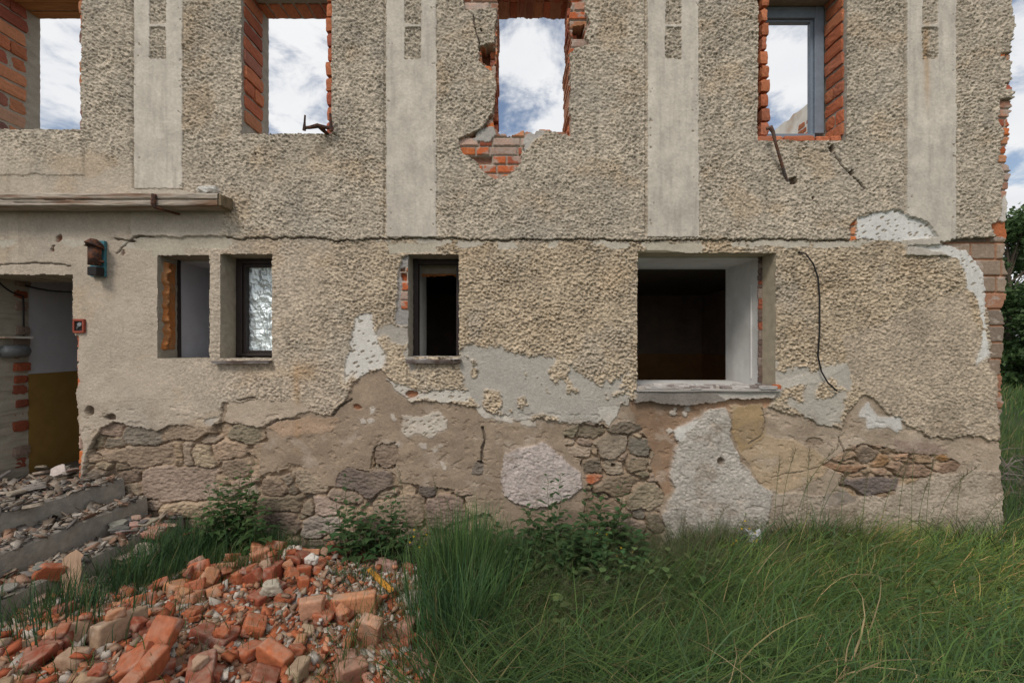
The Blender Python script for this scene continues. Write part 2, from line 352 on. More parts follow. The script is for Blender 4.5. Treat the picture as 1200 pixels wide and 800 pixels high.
paint([(857, 475), (895, 472), (897, 490), (900, 512), (930, 515), (960, 530), (975, 545), (965, 560), (940, 570), (915, 577), (900, 575), (880, 550), (866, 530), (862, 505)], -0.010, (0.415, 0.315, 0.21), 0.003, 1.2, 0.12)
paint([(858, 477), (892, 474), (896, 490), (896, 515), (880, 522), (868, 530), (860, 505)], -0.007, (0.35, 0.25, 0.14), 0.002, 1.2, 0.08)
paint([(905, 575), (1000, 585), (1060, 568), (1100, 556), (1176, 550), (1176, 690), (890, 690)], -0.006, (0.395, 0.33, 0.262), 0.005, 1.6, 0.14)
paint([(968, 578), (1005, 577), (1003, 586), (985, 595), (962, 592)], -0.014, (0.25, 0.215, 0.18), 0.003)

# ---- exposed stone: weighted cells, one per stone
MORT = np.array([0.35, 0.262, 0.185])
def stones(P, big_st, depth, n, rr, warp=1.3, aspect=1.55, tintm=(0.275, 0.222, 0.165), seed=1, pid=21):
    s_, m = zone(P, warp)
    x, y = PX[s_][m], PY[s_][m]
    xq = x+3.6*n9[s_][m]+1.3*n3[s_][m]; yq = y+3.0*n9b[s_][m]+1.1*n3b[s_][m]
    rs = np.random.default_rng(seed); seeds = [tuple(b)+((None,) if len(b) == 4 else ()) for b in big_st]
    xs = [p[0] for p in P]; ys = [p[1] for p in P]
    for _ in range(n*30):
        if len(seeds) >= n+len(big_st): break
        r = rr[0]+(rr[1]-rr[0])*rs.random()**2.2
        cx, cy = rs.uniform(min(xs), max(xs)), rs.uniform(min(ys), min(max(ys), 660))
        a = aspect*rs.uniform(0.7, 1.3)
        if all(((cx-q[0])/(q[2]+r*a*0.85))**2+((cy-q[1])/(q[3]+r*0.85))**2 > 1 for q in seeds): seeds.append((cx, cy, r*a, r, None))
    d1 = np.full(x.shape, 99.0); d2 = np.full(x.shape, 99.0); k1 = np.zeros(x.shape, int); r1 = np.ones(x.shape)
    for k, (cx, cy, rx, ry, _c) in enumerate(seeds):
        e = 3.4
        d = ((np.abs(xq-cx)/rx)**e+(np.abs(yq-cy)/ry)**e)**(1/e)
        d = (d-1)*min(rx, ry)
        c = d < d1
        d2 = np.where(c, d1, np.minimum(d2, d)); k1 = np.where(c, k, k1); d1 = np.where(c, d, d1)
    gap = np.minimum((d2-d1)*0.5, 3.6-d1*0.6)
    body = sstep(0.2, 1.6, gap+0.5*fbm(x/5, y/5, 65, 2))
    cols = np.array([np.array(s[4] if s[4] is not None else tintm)*rs.uniform(0.58, 1.22)*np.array([1+rs.uniform(-.06, .1), 1, 1+rs.uniform(-.1, .06)]) for s in seeds])
    outs = np.array([rs.uniform(0.0, 0.018) for _ in seeds]); tl = rs.uniform(-0.0008, 0.0008, (len(seeds), 2))
    sx = np.array([q[0] for q in seeds]); sy = np.array([q[1] for q in seeds])
    rgd = np.abs(fbm(x/13, y/7, 60, 4, .6)); h = depth+body*(0.012+outs[k1]+tl[k1, 0]*(x-sx[k1])+tl[k1, 1]*(y-sy[k1]))+0.007*mid[s_][m]+body*(0.016*(0.3-rgd))+0.006*fbm(x/4, y/3, 63, 3)
    cre = (gap < 0.8) & (fbm(x/16, y/16, 64, 2) > 0.02); h[cre] -= 0.028
    H[s_][m] = h
    vv = (1+0.28*mid[s_][m]+0.2*fin[s_][m]+0.32*fbm(x/9, y/4, 61, 3))[:, None]
    C[s_][m] = (MORT*(1-body[:, None])+cols[k1]*body[:, None])*vv
    AMP[s_][m] = 0.0028; ID[s_][m] = pid; SM[s_][m] = 1
DK = (0.17, 0.138, 0.105); GR = (0.25, 0.208, 0.16); TN = (0.30, 0.24, 0.175)
stones([(108, 520), (120, 503), (135, 493), (160, 502), (180, 505), (200, 500), (215, 497), (240, 500), (262, 494), (282, 500), (310, 500), (311, 515), (300, 535), (303, 556), (325, 553), (337, 543), (352, 546), (365, 556), (377, 570), (392, 568), (396, 555), (408, 549), (440, 552), (460, 556), (466, 565), (500, 571), (550, 575), (566, 598), (590, 622), (690, 632), (690, 690), (80, 690), (96, 560)],
       [(166, 512, 19, 9, DK), (163, 534, 37, 11, GR), (216, 506, 22, 8, TN), (208, 533, 5, 12, TN), (218, 533, 6, 12, TN), (237, 535, 9, 11, TN), (209, 569, 40, 19, GR), (262, 527, 16, 8, TN), (285, 510, 12, 7, TN), (275, 552, 12, 9, TN), (225, 597, 26, 9, TN), (358, 546, 10, 5, TN), (362, 561, 17, 14, GR), (330, 592, 19, 8, GR), (331, 612, 17, 11, DK), (360, 597, 9, 8, GR), (375, 617, 19, 11, (0.38, 0.33, 0.28)), (380, 596, 15, 9, (0.30, 0.245, 0.22)), (425, 566, 25, 13, (0.255, 0.212, 0.17)), (470, 600, 26, 15, GR), (520, 600, 22, 14, (0.30, 0.24, 0.19)), (500, 575, 5, 4, (0.13, 0.115, 0.10)), (560, 590, 14, 9, TN), (310, 630, 14, 10, DK), (620, 625, 20, 8, DK), (440, 620, 18, 12, DK)],
       -0.034, 120, (3.2, 10), seed=3)
stones([(432, 549), (438, 524), (446, 520), (464, 517), (466, 530), (462, 550), (450, 552)], [(453, 533, 14, 15, (0.19, 0.155, 0.125)), (436, 538, 3, 9, TN)], -0.05, 2, (2, 4), 0.8, seed=5)
stones([(658, 505), (672, 498), (690, 494), (712, 500), (730, 493), (752, 497), (758, 510), (765, 530), (760, 545), (770, 560), (778, 585), (775, 600), (780, 620), (768, 660), (690, 660), (686, 600), (684, 584), (690, 565), (680, 540), (665, 530)],
       [(668, 505, 9, 8, GR), (692, 507, 12, 6, GR), (716, 523, 15, 13, (0.29, 0.255, 0.21)), (738, 500, 18, 7, GR), (678, 530, 16, 5, TN), (752, 525, 11, 10, GR), (721, 548, 14, 6, TN), (697, 549, 10, 8, GR), (746, 545, 14, 8, TN), (698, 562, 9, 5, (0.38, 0.13, 0.06)), (725, 570, 24, 11, (0.30, 0.215, 0.155)), (757, 582, 20, 14, GR), (750, 604, 6, 6, GR), (735, 620, 20, 12, (0.31, 0.25, 0.20)), (768, 612, 8, 9, TN), (708, 600, 18, 14, (0.28, 0.2, 0.15))],
       -0.04, 45, (2.6, 7), seed=9)
stones([(963, 547), (985, 531), (1010, 522), (1030, 520), (1050, 530), (1085, 533), (1105, 533), (1126, 545), (1122, 552), (1095, 553), (1085, 560), (1055, 568), (1050, 582), (1000, 580), (985, 571), (988, 556)],
       [(1018, 533, 9, 7, (0.25, 0.20, 0.15)), (1025, 568, 28, 9, (0.20, 0.16, 0.14)), (1070, 551, 20, 7, (0.25, 0.17, 0.125)), (1112, 547, 12, 3.2, (0.18, 0.13, 0.10)), (1035, 540, 8, 5, (0.40, 0.24, 0.13)), (1103, 537, 7, 3, (0.42, 0.22, 0.1)), (990, 549, 14, 4, (0.33, 0.21, 0.13))],
       -0.034, 26, (2.0, 5), 1.2, 2.4, (0.31, 0.215, 0.145), 11)
paint([(1050, 516), (1090, 518), (1115, 528), (1105, 534), (1070, 532), (1050, 528)], -0.012, (0.28, 0.21, 0.17), 0.003)
stones([(555, 545), (560, 540), (566, 540), (567, 552), (562, 557), (553, 555)], [(560, 549, 6, 7, (0.20, 0.17, 0.15))], -0.03, 1, (2, 3), 0.8, seed=15)

# ---- exposed brickwork
BRC = np.array([[0.50, 0.15, 0.05], [0.42, 0.115, 0.045], [0.34, 0.10, 0.055], [0.46, 0.21, 0.11], [0.36, 0.19, 0.13], [0.43, 0.30, 0.24]])
def bricks(P, ch=11.2, bl=16.6, depth=-0.02, warp=1.0, seed=1, smear=0.35, pid=20, cols=BRC, mort=(0.36, 0.31, 0.255), y0=0.0):
    s_, m = zone(P, warp)
    x, y = PX[s_][m]+0.5*n3[s_][m], PY[s_][m]-y0+0.5*n3b[s_][m]
    r = np.floor(y/ch).astype(int); fy = y/ch-r
    per = bl*3
    xx = x+((r*37) % 5)*bl*0.5+(r % 2)*bl*0.8; q = np.floor(xx/per).astype(int); fx = xx-q*per
    st = fx < bl*2; a = np.where(st, fx, fx-2*bl); ln = np.where(st, bl*2, bl)
    e = np.minimum(np.minimum(a, ln-a), np.minimum(fy, 1-fy)*ch)
    body = sstep(0.5, 1.5, e)
    k = ((q*2+st)*73+r*151+seed*17) & 255
    rv = _RI[k, (k*7+r) & 255]; rv2 = _RX[k, (k*3+r) & 255]
    col = cols[(rv*len(cols)).astype(int) % len(cols)]*(0.75+0.5*rv2)[:, None]
    sm = (sstep(0.1, 0.4, fbm(x/14, y/9, 70+seed, 3)+smear*0.6-0.15)*0.75)[:, None]
    col = col*(1-sm)+np.array([0.40, 0.335, 0.285])*sm
    gone = rv2 < 0.10
    H[s_][m] = depth+body*(0.010+0.008*rv2)-0.04*gone*body+0.003*mid[s_][m]
    C[s_][m] = (np.array(mort)*(1-body[:, None])+col*body[:, None])*(1+0.12*mid[s_][m]+0.1*fin[s_][m])[:, None]
    AMP[s_][m] = 0.0016; ID[s_][m] = pid; SM[s_][m] = 1
bricks([(540, -25), (684, -25), (684, 18), (690, 30), (684, 42), (691, 53), (674, 58), (668, 66), (668, 160), (637, 152), (621, 162), (610, 176), (612, 190), (600, 204), (580, 211), (563, 200), (558, 190), (540, 176), (537, 164), (552, 157), (566, 150), (577, 135), (581, 120), (581, 86), (570, 82), (562, 74), (561, 60), (570, 54), (580, 52), (582, 12), (545, 13)], 10.6, 16.4, -0.022, 0.9, 1, 0.42, y0=1.5)
for P in ([(564, 58), (575, 54), (581, 56), (581, 72), (577, 78), (565, 74)], [(672, 30), (684, 28), (685, 44), (672, 45)]):   # bricks missing
    s_, m = zone(P, 0.7); H[s_][m] = -0.13; C[s_][m] = np.array([0.20, 0.085, 0.05])
paint([(560, 152), (578, 148), (582, 158), (572, 166), (556, 164)], -0.004, (0.40, 0.38, 0.35), 0.003)
paint([(612, 160), (630, 152), (640, 152), (624, 166), (613, 180)], -0.006, (0.40, 0.38, 0.35), 0.003)
bricks([(1170, 66), (1190, 62), (1190, 71), (1176, 72)], 9, 12, -0.01, 1, 2, 0.0, pid=23)
bricks([(1176, 98), (1190, 96), (1190, 107), (1178, 106)], 9, 12, -0.01, 1, 2, 0.0, pid=23)
bricks([(1171, 118), (1190, 114), (1190, 284), (1164, 277), (1166, 262), (1172, 250), (1173, 236), (1171, 222), (1174, 205), (1169, 190), (1173, 160), (1168, 140)], 10.6, 16, -0.02, 1.2, 3, 0.30, pid=22)
paint([(1170, 240), (1184, 222), (1184, 258), (1172, 262)], -0.004, (0.52, 0.48, 0.43), 0.003)
QC = np.array([[0.235, 0.185, 0.145], [0.26, 0.205, 0.16], [0.21, 0.165, 0.13], [0.29, 0.22, 0.165], [0.24, 0.18, 0.135], [0.31, 0.16, 0.10]])
bricks([(1095, 286), (1125, 281), (1150, 280), (1190, 276), (1190, 525), (1171, 520), (1168, 440), (1160, 425), (1159, 380), (1154, 330), (1130, 295)], 19.5, 30, -0.028, 1.5, 4, 0.05, cols=QC, mort=(0.34, 0.165, 0.09), y0=284, pid=22)
paint([(1160, 262), (1184, 258), (1184, 278), (1162, 276)], -0.02, (0.42, 0.14, 0.06), 0.004)
bricks([(994, 266), (1002, 257), (1003, 280), (996, 281)], 10.6, 14, -0.02, 0.8, 5, 0.0, pid=24)
paint([(67, 278), (75, 276), (76, 282), (69, 284)], -0.008, (0.27, 0.13, 0.085), 0.003); paint([(65, 288), (68, 287), (67, 296), (63, 296)], -0.006, (0.26, 0.14, 0.10), 0.003)
bricks([(84, 395), (94.5, 395), (95, 430), (93, 470), (96, 500), (99, 530), (95, 560), (84, 560)], 17, 16, -0.012, 1.0, 7, 0.15, pid=26)
s_, m = zone([(472, 302), (484, 299), (484, 380), (464, 380), (465, 348), (468, 322)], 1.0)
H[s_][m] = -0.012; C[s_][m] = np.array([0.315, 0.30, 0.285])*(1+0.15*mid[s_][m])[:, None]; AMP[s_][m] = 0.004
bricks([(472, 316), (479, 314), (479, 366), (470, 362), (470, 340)], 11, 10, -0.012, 1.3, 8, 0.35, pid=27)

# ---- white undercoat patches, pecked all over
def white(P, c=(0.62, 0.60, 0.555), h=-0.006, pits=True, warp=1.0, cell=8.2):
    s_, m = paint(P, h, c, 0.0012, warp, 0.05)
    if pits:
        x, y = PX[s_][m]+0.35*(PY[s_][m]), PY[s_][m]
        f1, _, iv = voro((x+0.7*y)/cell, y/(cell*0.85), 3, 0.8)
        pt = (f1 < 0.07+0.16*iv)
        h_ = H[s_]; c_ = C[s_]; hv = h_[m]; cv = c_[m]
        hv[pt] -= 0.008; cv[pt] = np.array([0.34, 0.28, 0.21]); h_[m] = hv; c_[m] = cv
white([(415, 375), (425, 367), (436, 367), (438, 385), (443, 400), (451, 415), (448, 430), (437, 433), (425, 440), (418, 442), (412, 438), (405, 450), (403, 430), (405, 415), (413, 408), (412, 390)], cell=9.5)
white([(456, 448), (470, 449), (484, 456), (500, 461), (506, 456), (535, 455), (551, 459), (549, 470), (535, 469), (520, 472), (500, 466), (480, 469), (470, 462)], (0.56, 0.53, 0.47), -0.006)
white([(470, 486), (485, 489), (500, 485), (513, 482), (517, 488), (525, 493), (524, 503), (512, 505), (507, 512), (502, 514), (490, 509), (478, 513), (470, 506)], (0.53, 0.48, 0.41), -0.010)
white([(557, 478), (565, 474), (570, 485), (585, 487), (602, 487), (600, 496), (580, 492), (564, 490)], (0.55, 0.51, 0.45), -0.010, False)
white([(608, 492), (628, 493), (628, 500), (612, 498)], (0.50, 0.46, 0.40), -0.01, False)
white([(700, 476), (728, 475), (722, 489), (714, 499), (705, 489)], (0.49, 0.46, 0.41), -0.006, False)
white([(1003, 253), (1012, 254), (1022, 250), (1042, 247), (1052, 247), (1065, 254), (1082, 260), (1090, 270), (1097, 278.5), (1050, 281), (1003, 280)], (0.62, 0.615, 0.59), 0.004, cell=8)
white([(1058, 289), (1110, 287), (1125, 292), (1134, 296), (1142, 305), (1152, 320), (1156, 345), (1153, 380), (1157, 400), (1159, 418), (1143, 428), (1149, 410), (1151, 380), (1145, 350), (1134, 338), (1131, 318), (1122, 301), (1085, 293)], (0.60, 0.59, 0.56), 0.002, cell=9)
white([(1010, 478), (1018, 470), (1024, 480), (1032, 487), (1055, 489), (1058, 500), (1052, 509), (1045, 503), (1030, 502), (1018, 502), (1016, 490), (1007, 489)], (0.55, 0.53, 0.50), -0.008, False)
white([(788, 505), (800, 500), (817, 491), (812, 503), (805, 508), (800, 516), (792, 517)], (0.56, 0.54, 0.50), 0.0, False)
white([(241, 490), (257, 487), (250, 499), (241, 499)], (0.50, 0.46, 0.40), -0.004, False)
for q in ((496, 524), (508, 528), (515, 522), (466, 521), (520, 545), (435, 478), (434, 492), (425, 493), (790, 482), (802, 484), (806, 478), (784, 505), (460, 490)):
    white([(q[0]-4, q[1]-2), (q[0]+2, q[1]-4), (q[0]+4, q[1]+2), (q[0]-1, q[1]+4)], (0.52, 0.47, 0.41), -0.011, False, 1.6)
paint([(744, 457), (912, 457), (906, 465), (855, 468), (830, 473), (790, 474), (744, 470)], 0.03, (0.215, 0.195, 0.175), 0.004, 1.2, 0.2)
paint([(836, 457), (913, 457), (906, 464), (850, 467)], 0.022, (0.42, 0.40, 0.36), 0.003, 1.2, 0.1)
# ---- holes, cracks, rust run
def pit(x0, y0, rx, ry, d=0.05, c=(0.20, 0.15, 0.11)):
    s_, m = zone([(x0+rx*math.cos(t), y0+ry*math.sin(t)) for t in np.linspace(0, 6.28, 12)[:-1]], 0.8); H[s_][m] -= d; C[s_][m] = np.array(c)*(1+0.2*mid[s_][m])[:, None]
for q in ((107, 481, 5, 6), (131, 488, 8, 4), (845, 541, 4.5, 5), (957, 518, 10, 5, 0.012, (0.30, 0.23, 0.17)), (928, 213, 6, 5), (951, 233, 2, 2), (144, 297, 2, 4, 0.015, (0.28, 0.19, 0.15)), (482, 462, 8, 4, 0.025, (0.33, 0.15, 0.08)), (418, 477, 5, 3, 0.02, (0.30, 0.13, 0.07)), (300, 181, 2, 2), (565, 36, 1, 2), (720, 545, 3, 2), (995, 203, 3, 4), (973, 175, 4, 5)): pit(*q)
def crack(pts, wd=1.2, d=0.02, c=(0.17, 0.14, 0.11)):
    for (a, b), (e, f) in zip(pts[:-1], pts[1:]):
        n = max(1e-6, math.hypot(e-a, f-b)); ox, oy = -(f-b)/n*wd, (e-a)/n*wd
        s_, m = zone([(a+ox, b+oy), (e+ox, f+oy), (e-ox, f-oy), (a-ox, b-oy)], 0.8); H[s_][m] -= d; C[s_][m] = np.array(c)
crack([(566, 500), (567, 515), (565, 528), (564, 545)], 1.5, 0.03)
crack([(968, 168), (975, 180), (985, 196), (992, 204), (1003, 214), (1012, 222)], 1.0)
crack([(137, 298), (148, 286), (163, 277), (180, 278)], 0.8, 0.012)
crack([(276, 468), (300, 466)], 0.9); crack([(388, 488), (400, 474), (412, 468)], 1.2)
crack([(310, 500), (330, 492), (350, 490)], 0.9, 0.012); crack([(556, 20), (558, 40), (562, 60)], 0.8)
crack([(985, 512), (990, 530), (988, 545)], 1.0, 0.015); crack([(0, 311), (40, 308), (85, 312)], 1.0, 0.012)
crack([(895, 478), (898, 500), (893, 512), (878, 520)], 0.8, 0.008); crack([(905, 560), (960, 548)], 0.8, 0.008)
rs_ = np.exp(-((PX-348-2.5*n9)/4.2)**2)*sstep(415, 440, PY)*sstep(545, 500, PY)*np.clip(0.55+0.9*mid+0.5*fbm(PX/6, PY/30, 77, 2), 0, 1)*0.75
rs_ += np.exp(-((PX-358)/13)**2-((PY-435)/10)**2)*0.35
rs2 = np.exp(-((PX-808+540*0)/6)**2)*0
stn = np.exp(-((PX-1083-1.5*n9)/3.5)**2)*sstep(20, 40, PY)*sstep(150, 90, PY)*0.45
rs_ = np.clip(rs_+stn, 0, 0.8)[..., None]
C[:] = C*(1-rs_)+np.array([0.40, 0.225, 0.085])*rs_
# damp and moss spots of their own along the footing
dampn = sstep(0.18, 0.5, fbm(PX/60, PY/22, 90, 4))*sstep(560, 640, PY+30*mid)
C *= (1-0.32*dampn)[..., None]

# weathering blurs the coats into one another; dirt and damp lie over all of them
def blur(a, k):
    for ax_ in (0, 1):
        c_ = np.cumsum(np.pad(a, [(k+1, k) if q == ax_ else (0, 0) for q in range(3)], mode='edge'), axis=ax_)
        n_ = a.shape[ax_]; a = (np.take(c_, np.arange(2*k+1, 2*k+1+n_), ax_)-np.take(c_, np.arange(0, n_), ax_))/(2*k+1)
    return a
CB = blur(C, 4); ID_ = (ID >= 20) & (ID != 21); wbl = (np.clip(0.32+0.8*fbm(PX/26, PY/26, 95, 3), 0.0, .8)*sstep(300, 330, PY)*(~ID_)*np.where(ID == 21, .45, 1.0))[..., None]
C[:] = C*(1-wbl)+CB*wbl
lowz = sstep(455, 500, PY+12*mid)
drt = sstep(0.0, 0.55, fbm(PX/40, PY/30, 97, 5, .6))*lowz*np.where(ID == 21, .35, .5)
C[:] = C*(1-drt[..., None])+np.array([0.23, 0.175, 0.125])*drt[..., None]
pale_ = sstep(0.2, 0.6, fbm(PX/30, PY/24, 99, 5, .6))*lowz*np.where(ID == 21, .12, .4)
C[:] = C*(1-pale_[..., None])+np.array([0.46, 0.39, 0.32])*pale_[..., None]
H += (ID == 0)*lowz*(0.006*fbm(PX/24, PY/18, 102, 4))
flk = (fbm(PX/13, PY/9, 104, 3) > 0.34) & (lowz > .5) & (ID == 0); H[flk] -= 0.006
# ---- roughcast grain
g1 = fbm(PX/3.3, PY/3.0, 50, 2, 0.6); g2 = fbm(PX/8.5+0.25*n9, PY/7.0+0.25*n9b, 53, 3, 0.62)
cs_ = np.where(up, 2.35, 2.6)
_f1, _f2, _iv = voro(PX/cs_+0.3*g1, PY/cs_*1.06+0.3*g2, 6, 1.0)
peb = np.sqrt(np.clip(1-(_f1/0.66)**2, 0, 1))*(0.35+1.1*_iv)-0.55
wav = sstep(0.0040, 0.0062, AMP)
rough = np.where(up, 0.75*g1+1.25*peb+0.45*g2, 1.05*g1+1.25*peb+0.5*g2*wav)
fine = fbm(PX/2.1, PY/2.1, 57, 2, 0.7)+0.8*fbm(PX/11, PY/9, 58, 3)
H += MOD*AMP*np.where(wav > 0.02, rough*1.2*wav+fine*(1-wav)*0.8, fine*0.8)
clod = sstep(0.15, 0.6, g2+0.4*mid)*(AMP > 0.006)
H += clod*np.where(up, 0.0035, 0.0025)
_f3, _f4, _iw = voro(PX/2.4, PY/2.4, 8, 1.0)
C *= (1+(0.10+0.34*wav)*(_iw-0.5)*1.5)[..., None]
C = np.clip(C, 0.01, 0.9)
H += 0.004*big

# ---- openings
outl = [(1184, -300), (1184, 60), (1181, 70), (1183, 95), (1184, 130), (1183, 152), (1180, 180), (1183, 215), (1180, 240), (1181, 262), (1179, 300), (1181, 330), (1178, 370), (1177, 420), (1175, 480), (1174, 560), (1175, 610), (1175, 720), (1300, 720), (1300, -300)]
HOLES = [  # polygon, depth, rim colour, ragged
    (rect(-12, -18, 98, 153.5), 0.385, (0.34, 0.305, 0.25), 0.6), (rect(284.5, -18, 389.5, 158), 0.385, (0.34, 0.31, 0.26), 0.5),
    ([(583, -18), (583, 60), (581, 100), (579, 140), (580, 150), (586, 157), (594, 158.5), (607, 156), (613, 153.5), (625, 157), (636, 149), (648, 152), (660, 153), (667, 154), (667, 60), (670, 50), (668, -18)], 0.385, (0.40, 0.20, 0.12), 0.9),
    (rect(886.5, -18, 990, 166), 0.385, (0.33, 0.30, 0.25), 0.5),
    ([(-39, 322), (87, 322), (89, 380), (91, 400), (92, 450), (93, 500), (93, 580), (-39, 580)], 0.46, (0.40, 0.36, 0.29), 0.5),
    (rect(185, 299, 246, 420), 0.24, (0.34, 0.30, 0.24), 0.35), (rect(258.5, 297.5, 319, 420), 0.20, (0.37, 0.32, 0.25), 0.3),
    (rect(477.8, 298, 538, 418), 0.22, (0.36, 0.32, 0.26), 0.3), ([(747, 294), (780, 293), (800, 296), (909, 296), (909, 455), (746, 455)], 0.20, (0.43, 0.37, 0.275), 0.3),
    (outl, 0.45, (0.32, 0.24, 0.19), 1.6)]
ny, nx = PX.shape
cx_ = 0.25*(PX[:-1, :-1]+PX[1:, :-1]+PX[:-1, 1:]+PX[1:, 1:]); cy_ = 0.25*(PY[:-1, :-1]+PY[1:, :-1]+PY[:-1, 1:]+PY[1:, 1:])
qx_ = QX[:-1, :-1]-PX[:-1, :-1]; qy_ = QY[:-1, :-1]-PY[:-1, :-1]
hid = np.full(cx_.shape, -1)
for k, (P, d, c, rg) in enumerate(HOLES):
    hid[inpoly(cx_+qx_*rg, cy_+qy_*rg, P)] = k
keep = hid < 0
Yw = WY-H
# the back of the pecked corner steps back
VID = np.arange(ny*nx).reshape(ny, nx)
fid = ID[:-1, :-1]
quads = np.stack([VID[:-1, :-1], VID[1:, :-1], VID[1:, 1:], VID[:-1, 1:]], -1)
V = np.stack([WX(PX), Yw, WZ(PY)], -1).reshape(-1, 3); CV = C.reshape(-1, 3)
def cut(mask):
    q = quads[mask]; u, inv = np.unique(q, return_inverse=True)
    return V[u], inv.reshape(q.shape), CV[u]
def relief(name, ids, m, parent=house, extra=None):
    v, f, c = cut(keep & np.isin(fid, ids))
    if extra is not None:
        ev, ef, ec = extra; f = np.concatenate([f, ef+len(v)]); v = np.concatenate([v, ev]); c = np.concatenate([c, ec])
    return part(new_obj(name, np_mesh(name, v, f, c), m), parent)
# rims of the openings, run back into the wall
SNAP = {0: (-12, -18, 98, 153.5), 1: (284.5, -18, 389.5, 158), 3: (886.5, -18, 990, 166), 5: (185, 299, 246, 420), 6: (258.5, 297.5, 319, 420), 7: (477.8, 298, 538, 418), 8: (747, 295.5, 909, 455)}
rv_, rf_, rc_ = [], [], []; cnt = 0
def rim(a, b, k):
    global cnt
    n = len(a)
    if not n: return
    for kk in np.unique(k):
        s = k == kk; d = HOLES[kk][1]; col = np.array(HOLES[kk][2]); aa, bb = V[a[s]], V[b[s]]
        steps = [0, .06, .13, .2, .28, .36, .45, .55, .66, .78, .9, 1.0]
        bd = SNAP.get(int(kk))
        for i in range(len(steps)-1):
            blk = []
            for p, t in ((aa, steps[i]), (aa, steps[i+1]), (bb, steps[i+1]), (bb, steps[i])):
                q = p.copy()
                if bd and t > 0:
                    for c_, v_ in ((0, WX(bd[0])), (0, WX(bd[2])), (2, WZ(bd[1])), (2, WZ(bd[3]))):
                        q[:, c_] = np.where(np.abs(q[:, c_]-v_) < 5/S, v_, q[:, c_])
                q[:, 1] = p[:, 1]*(1-t)+(WY+d)*t
                jw = 0.006*math.sin(min(t*8, 1)*1.57)*(kk != 8)
                q[:, 0] += jw*pn(q[:, 1]*22+p[:, 2]*9, p[:, 2]*22+p[:, 0]*3, 81); q[:, 2] += jw*pn(q[:, 1]*22+p[:, 0]*9, p[:, 0]*22+p[:, 2]*3, 82)
                blk.append(q)
            m_ = len(aa); rv_.append(np.concatenate(blk)); idx = np.arange(m_)
            rf_.append(np.stack([idx, idx+m_, idx+2*m_, idx+3*m_], -1)+cnt); cnt += 4*m_
            cc_ = np.concatenate([col*(1+0.22*fbm(q[:, 1]*14+q[:, 0]*5, q[:, 2]*14+q[:, 0]*6, 83, 3))[:, None] for q in blk])
            if kk == 9:
                band_ = pn(blk[0][:, 2]*13, blk[0][:, 1]*5, 84)
            rc_.append(cc_)
e = keep[:, :-1] & ~keep[:, 1:]; rim(VID[:-1, 1:-1][e], VID[1:, 1:-1][e], hid[:, 1:][e])
e = ~keep[:, :-1] & keep[:, 1:]; rim(VID[1:, 1:-1][e], VID[:-1, 1:-1][e], hid[:, :-1][e])
e = keep[:-1] & ~keep[1:]; rim(VID[1:-1, 1:][e], VID[1:-1, :-1][e], hid[1:][e])
e = ~keep[:-1] & keep[1:]; rim(VID[1:-1, :-1][e], VID[1:-1, 1:][e], hid[:-1][e])
relief('front_wall', [0], M['wall'], extra=(np.concatenate(rv_), np.concatenate(rf_), np.concatenate(rc_)))
for k in range(5):
    pl = relief('pilaster', [1+k], M['smooth'])
    v, f, c = cut(keep & (fid == 11+k))
    o = new_obj('panel', np_mesh('panel', v, f, c), M['wall']); o.parent = pl
tag(relief('exposed_stonework', [21], M['wall']), 'bare rubble stonework where the render has fallen off')
for k_, lb in ((20, 'bare bricks round the broken middle window'), (22, 'bare brick and block quoins up the wall corner'), (23, None), (24, None), (26, 'bare bricks along the edge of the doorway'), (27, 'bare bricks beside the narrow window')):
    o = relief('exposed_brickwork', [k_], M['brick'])
    if lb: tag(o, lb)
del quads, VID
# ---- jambs, lintels, frames, sills, rooms
class BB:
    """bricks (chipped boxes with a tint of their own) gathered into one masonry part"""
    def __init__(s, seed=0):
        s.bm = bmesh.new(); s.l = s.bm.verts.layers.float_color.new('tint'); s.r = random.Random(seed)
    def brick(s, x0, x1, y0, y1, z0, z1, col, bev=0.006, jit=0.005):
        n = len(s.bm.verts)
        mt = Matrix.Translation(((x0+x1)/2, (y0+y1)/2, (z0+z1)/2)) @ Matrix.Diagonal((x1-x0, y1-y0, z1-z0, 1))
        vs = bmesh.ops.create_cube(s.bm, size=1, matrix=mt)['verts']
        es = list({e for v in vs for e in v.link_edges})
        bmesh.ops.subdivide_edges(s.bm, edges=es, cuts=3, use_grid_fill=True)
        s.bm.verts.ensure_lookup_table()
        vs = s.bm.verts[n:]; o = s.r.random()*50
        cx, cy, cz = (x0+x1)/2, (y0+y1)/2, (z0+z1)/2
        for v in vs:
            c = v.co; k = sum(abs(a) > 0.48 for a in ((c.x-cx)/(x1-x0), (c.y-cy)/(y1-y0), (c.z-cz)/(z1-z0)))
            amt = (0, 0.3, 1.0, 1.9)[k]
            d = Vector((cx, cy, cz))-c; d.normalize()
            v.co = c+d*bev*amt*s.r.uniform(0.5, 1.6)+Vector([s.r.uniform(-jit, jit)*0.4 for _ in range(3)])
            f = s.r.uniform(0.9, 1.1)
            v[s.l] = (col[0]*f, col[1]*f, col[2]*f, 1)
    def build(s, name, m, parent=None):
        me = bpy.data.meshes.new(name); s.bm.to_mesh(me); s.bm.free()
        o = new_obj(name, me, m); part(o, parent or house) if parent is None else sub(o, parent)
        return o
BCOL = [(0.42, 0.15, 0.075), (0.37, 0.118, 0.062), (0.31, 0.095, 0.06), (0.44, 0.19, 0.10), (0.29, 0.12, 0.085), (0.42, 0.25, 0.165), (0.20, 0.10, 0.085)]
ORNG = [(0.44, 0.155, 0.075), (0.40, 0.13, 0.065), (0.46, 0.175, 0.09), (0.38, 0.14, 0.08)]
def bcol(r, pal=BCOL): 
    c = r.choice(pal); f = r.uniform(0.8, 1.2); return tuple(a*f for a in c)
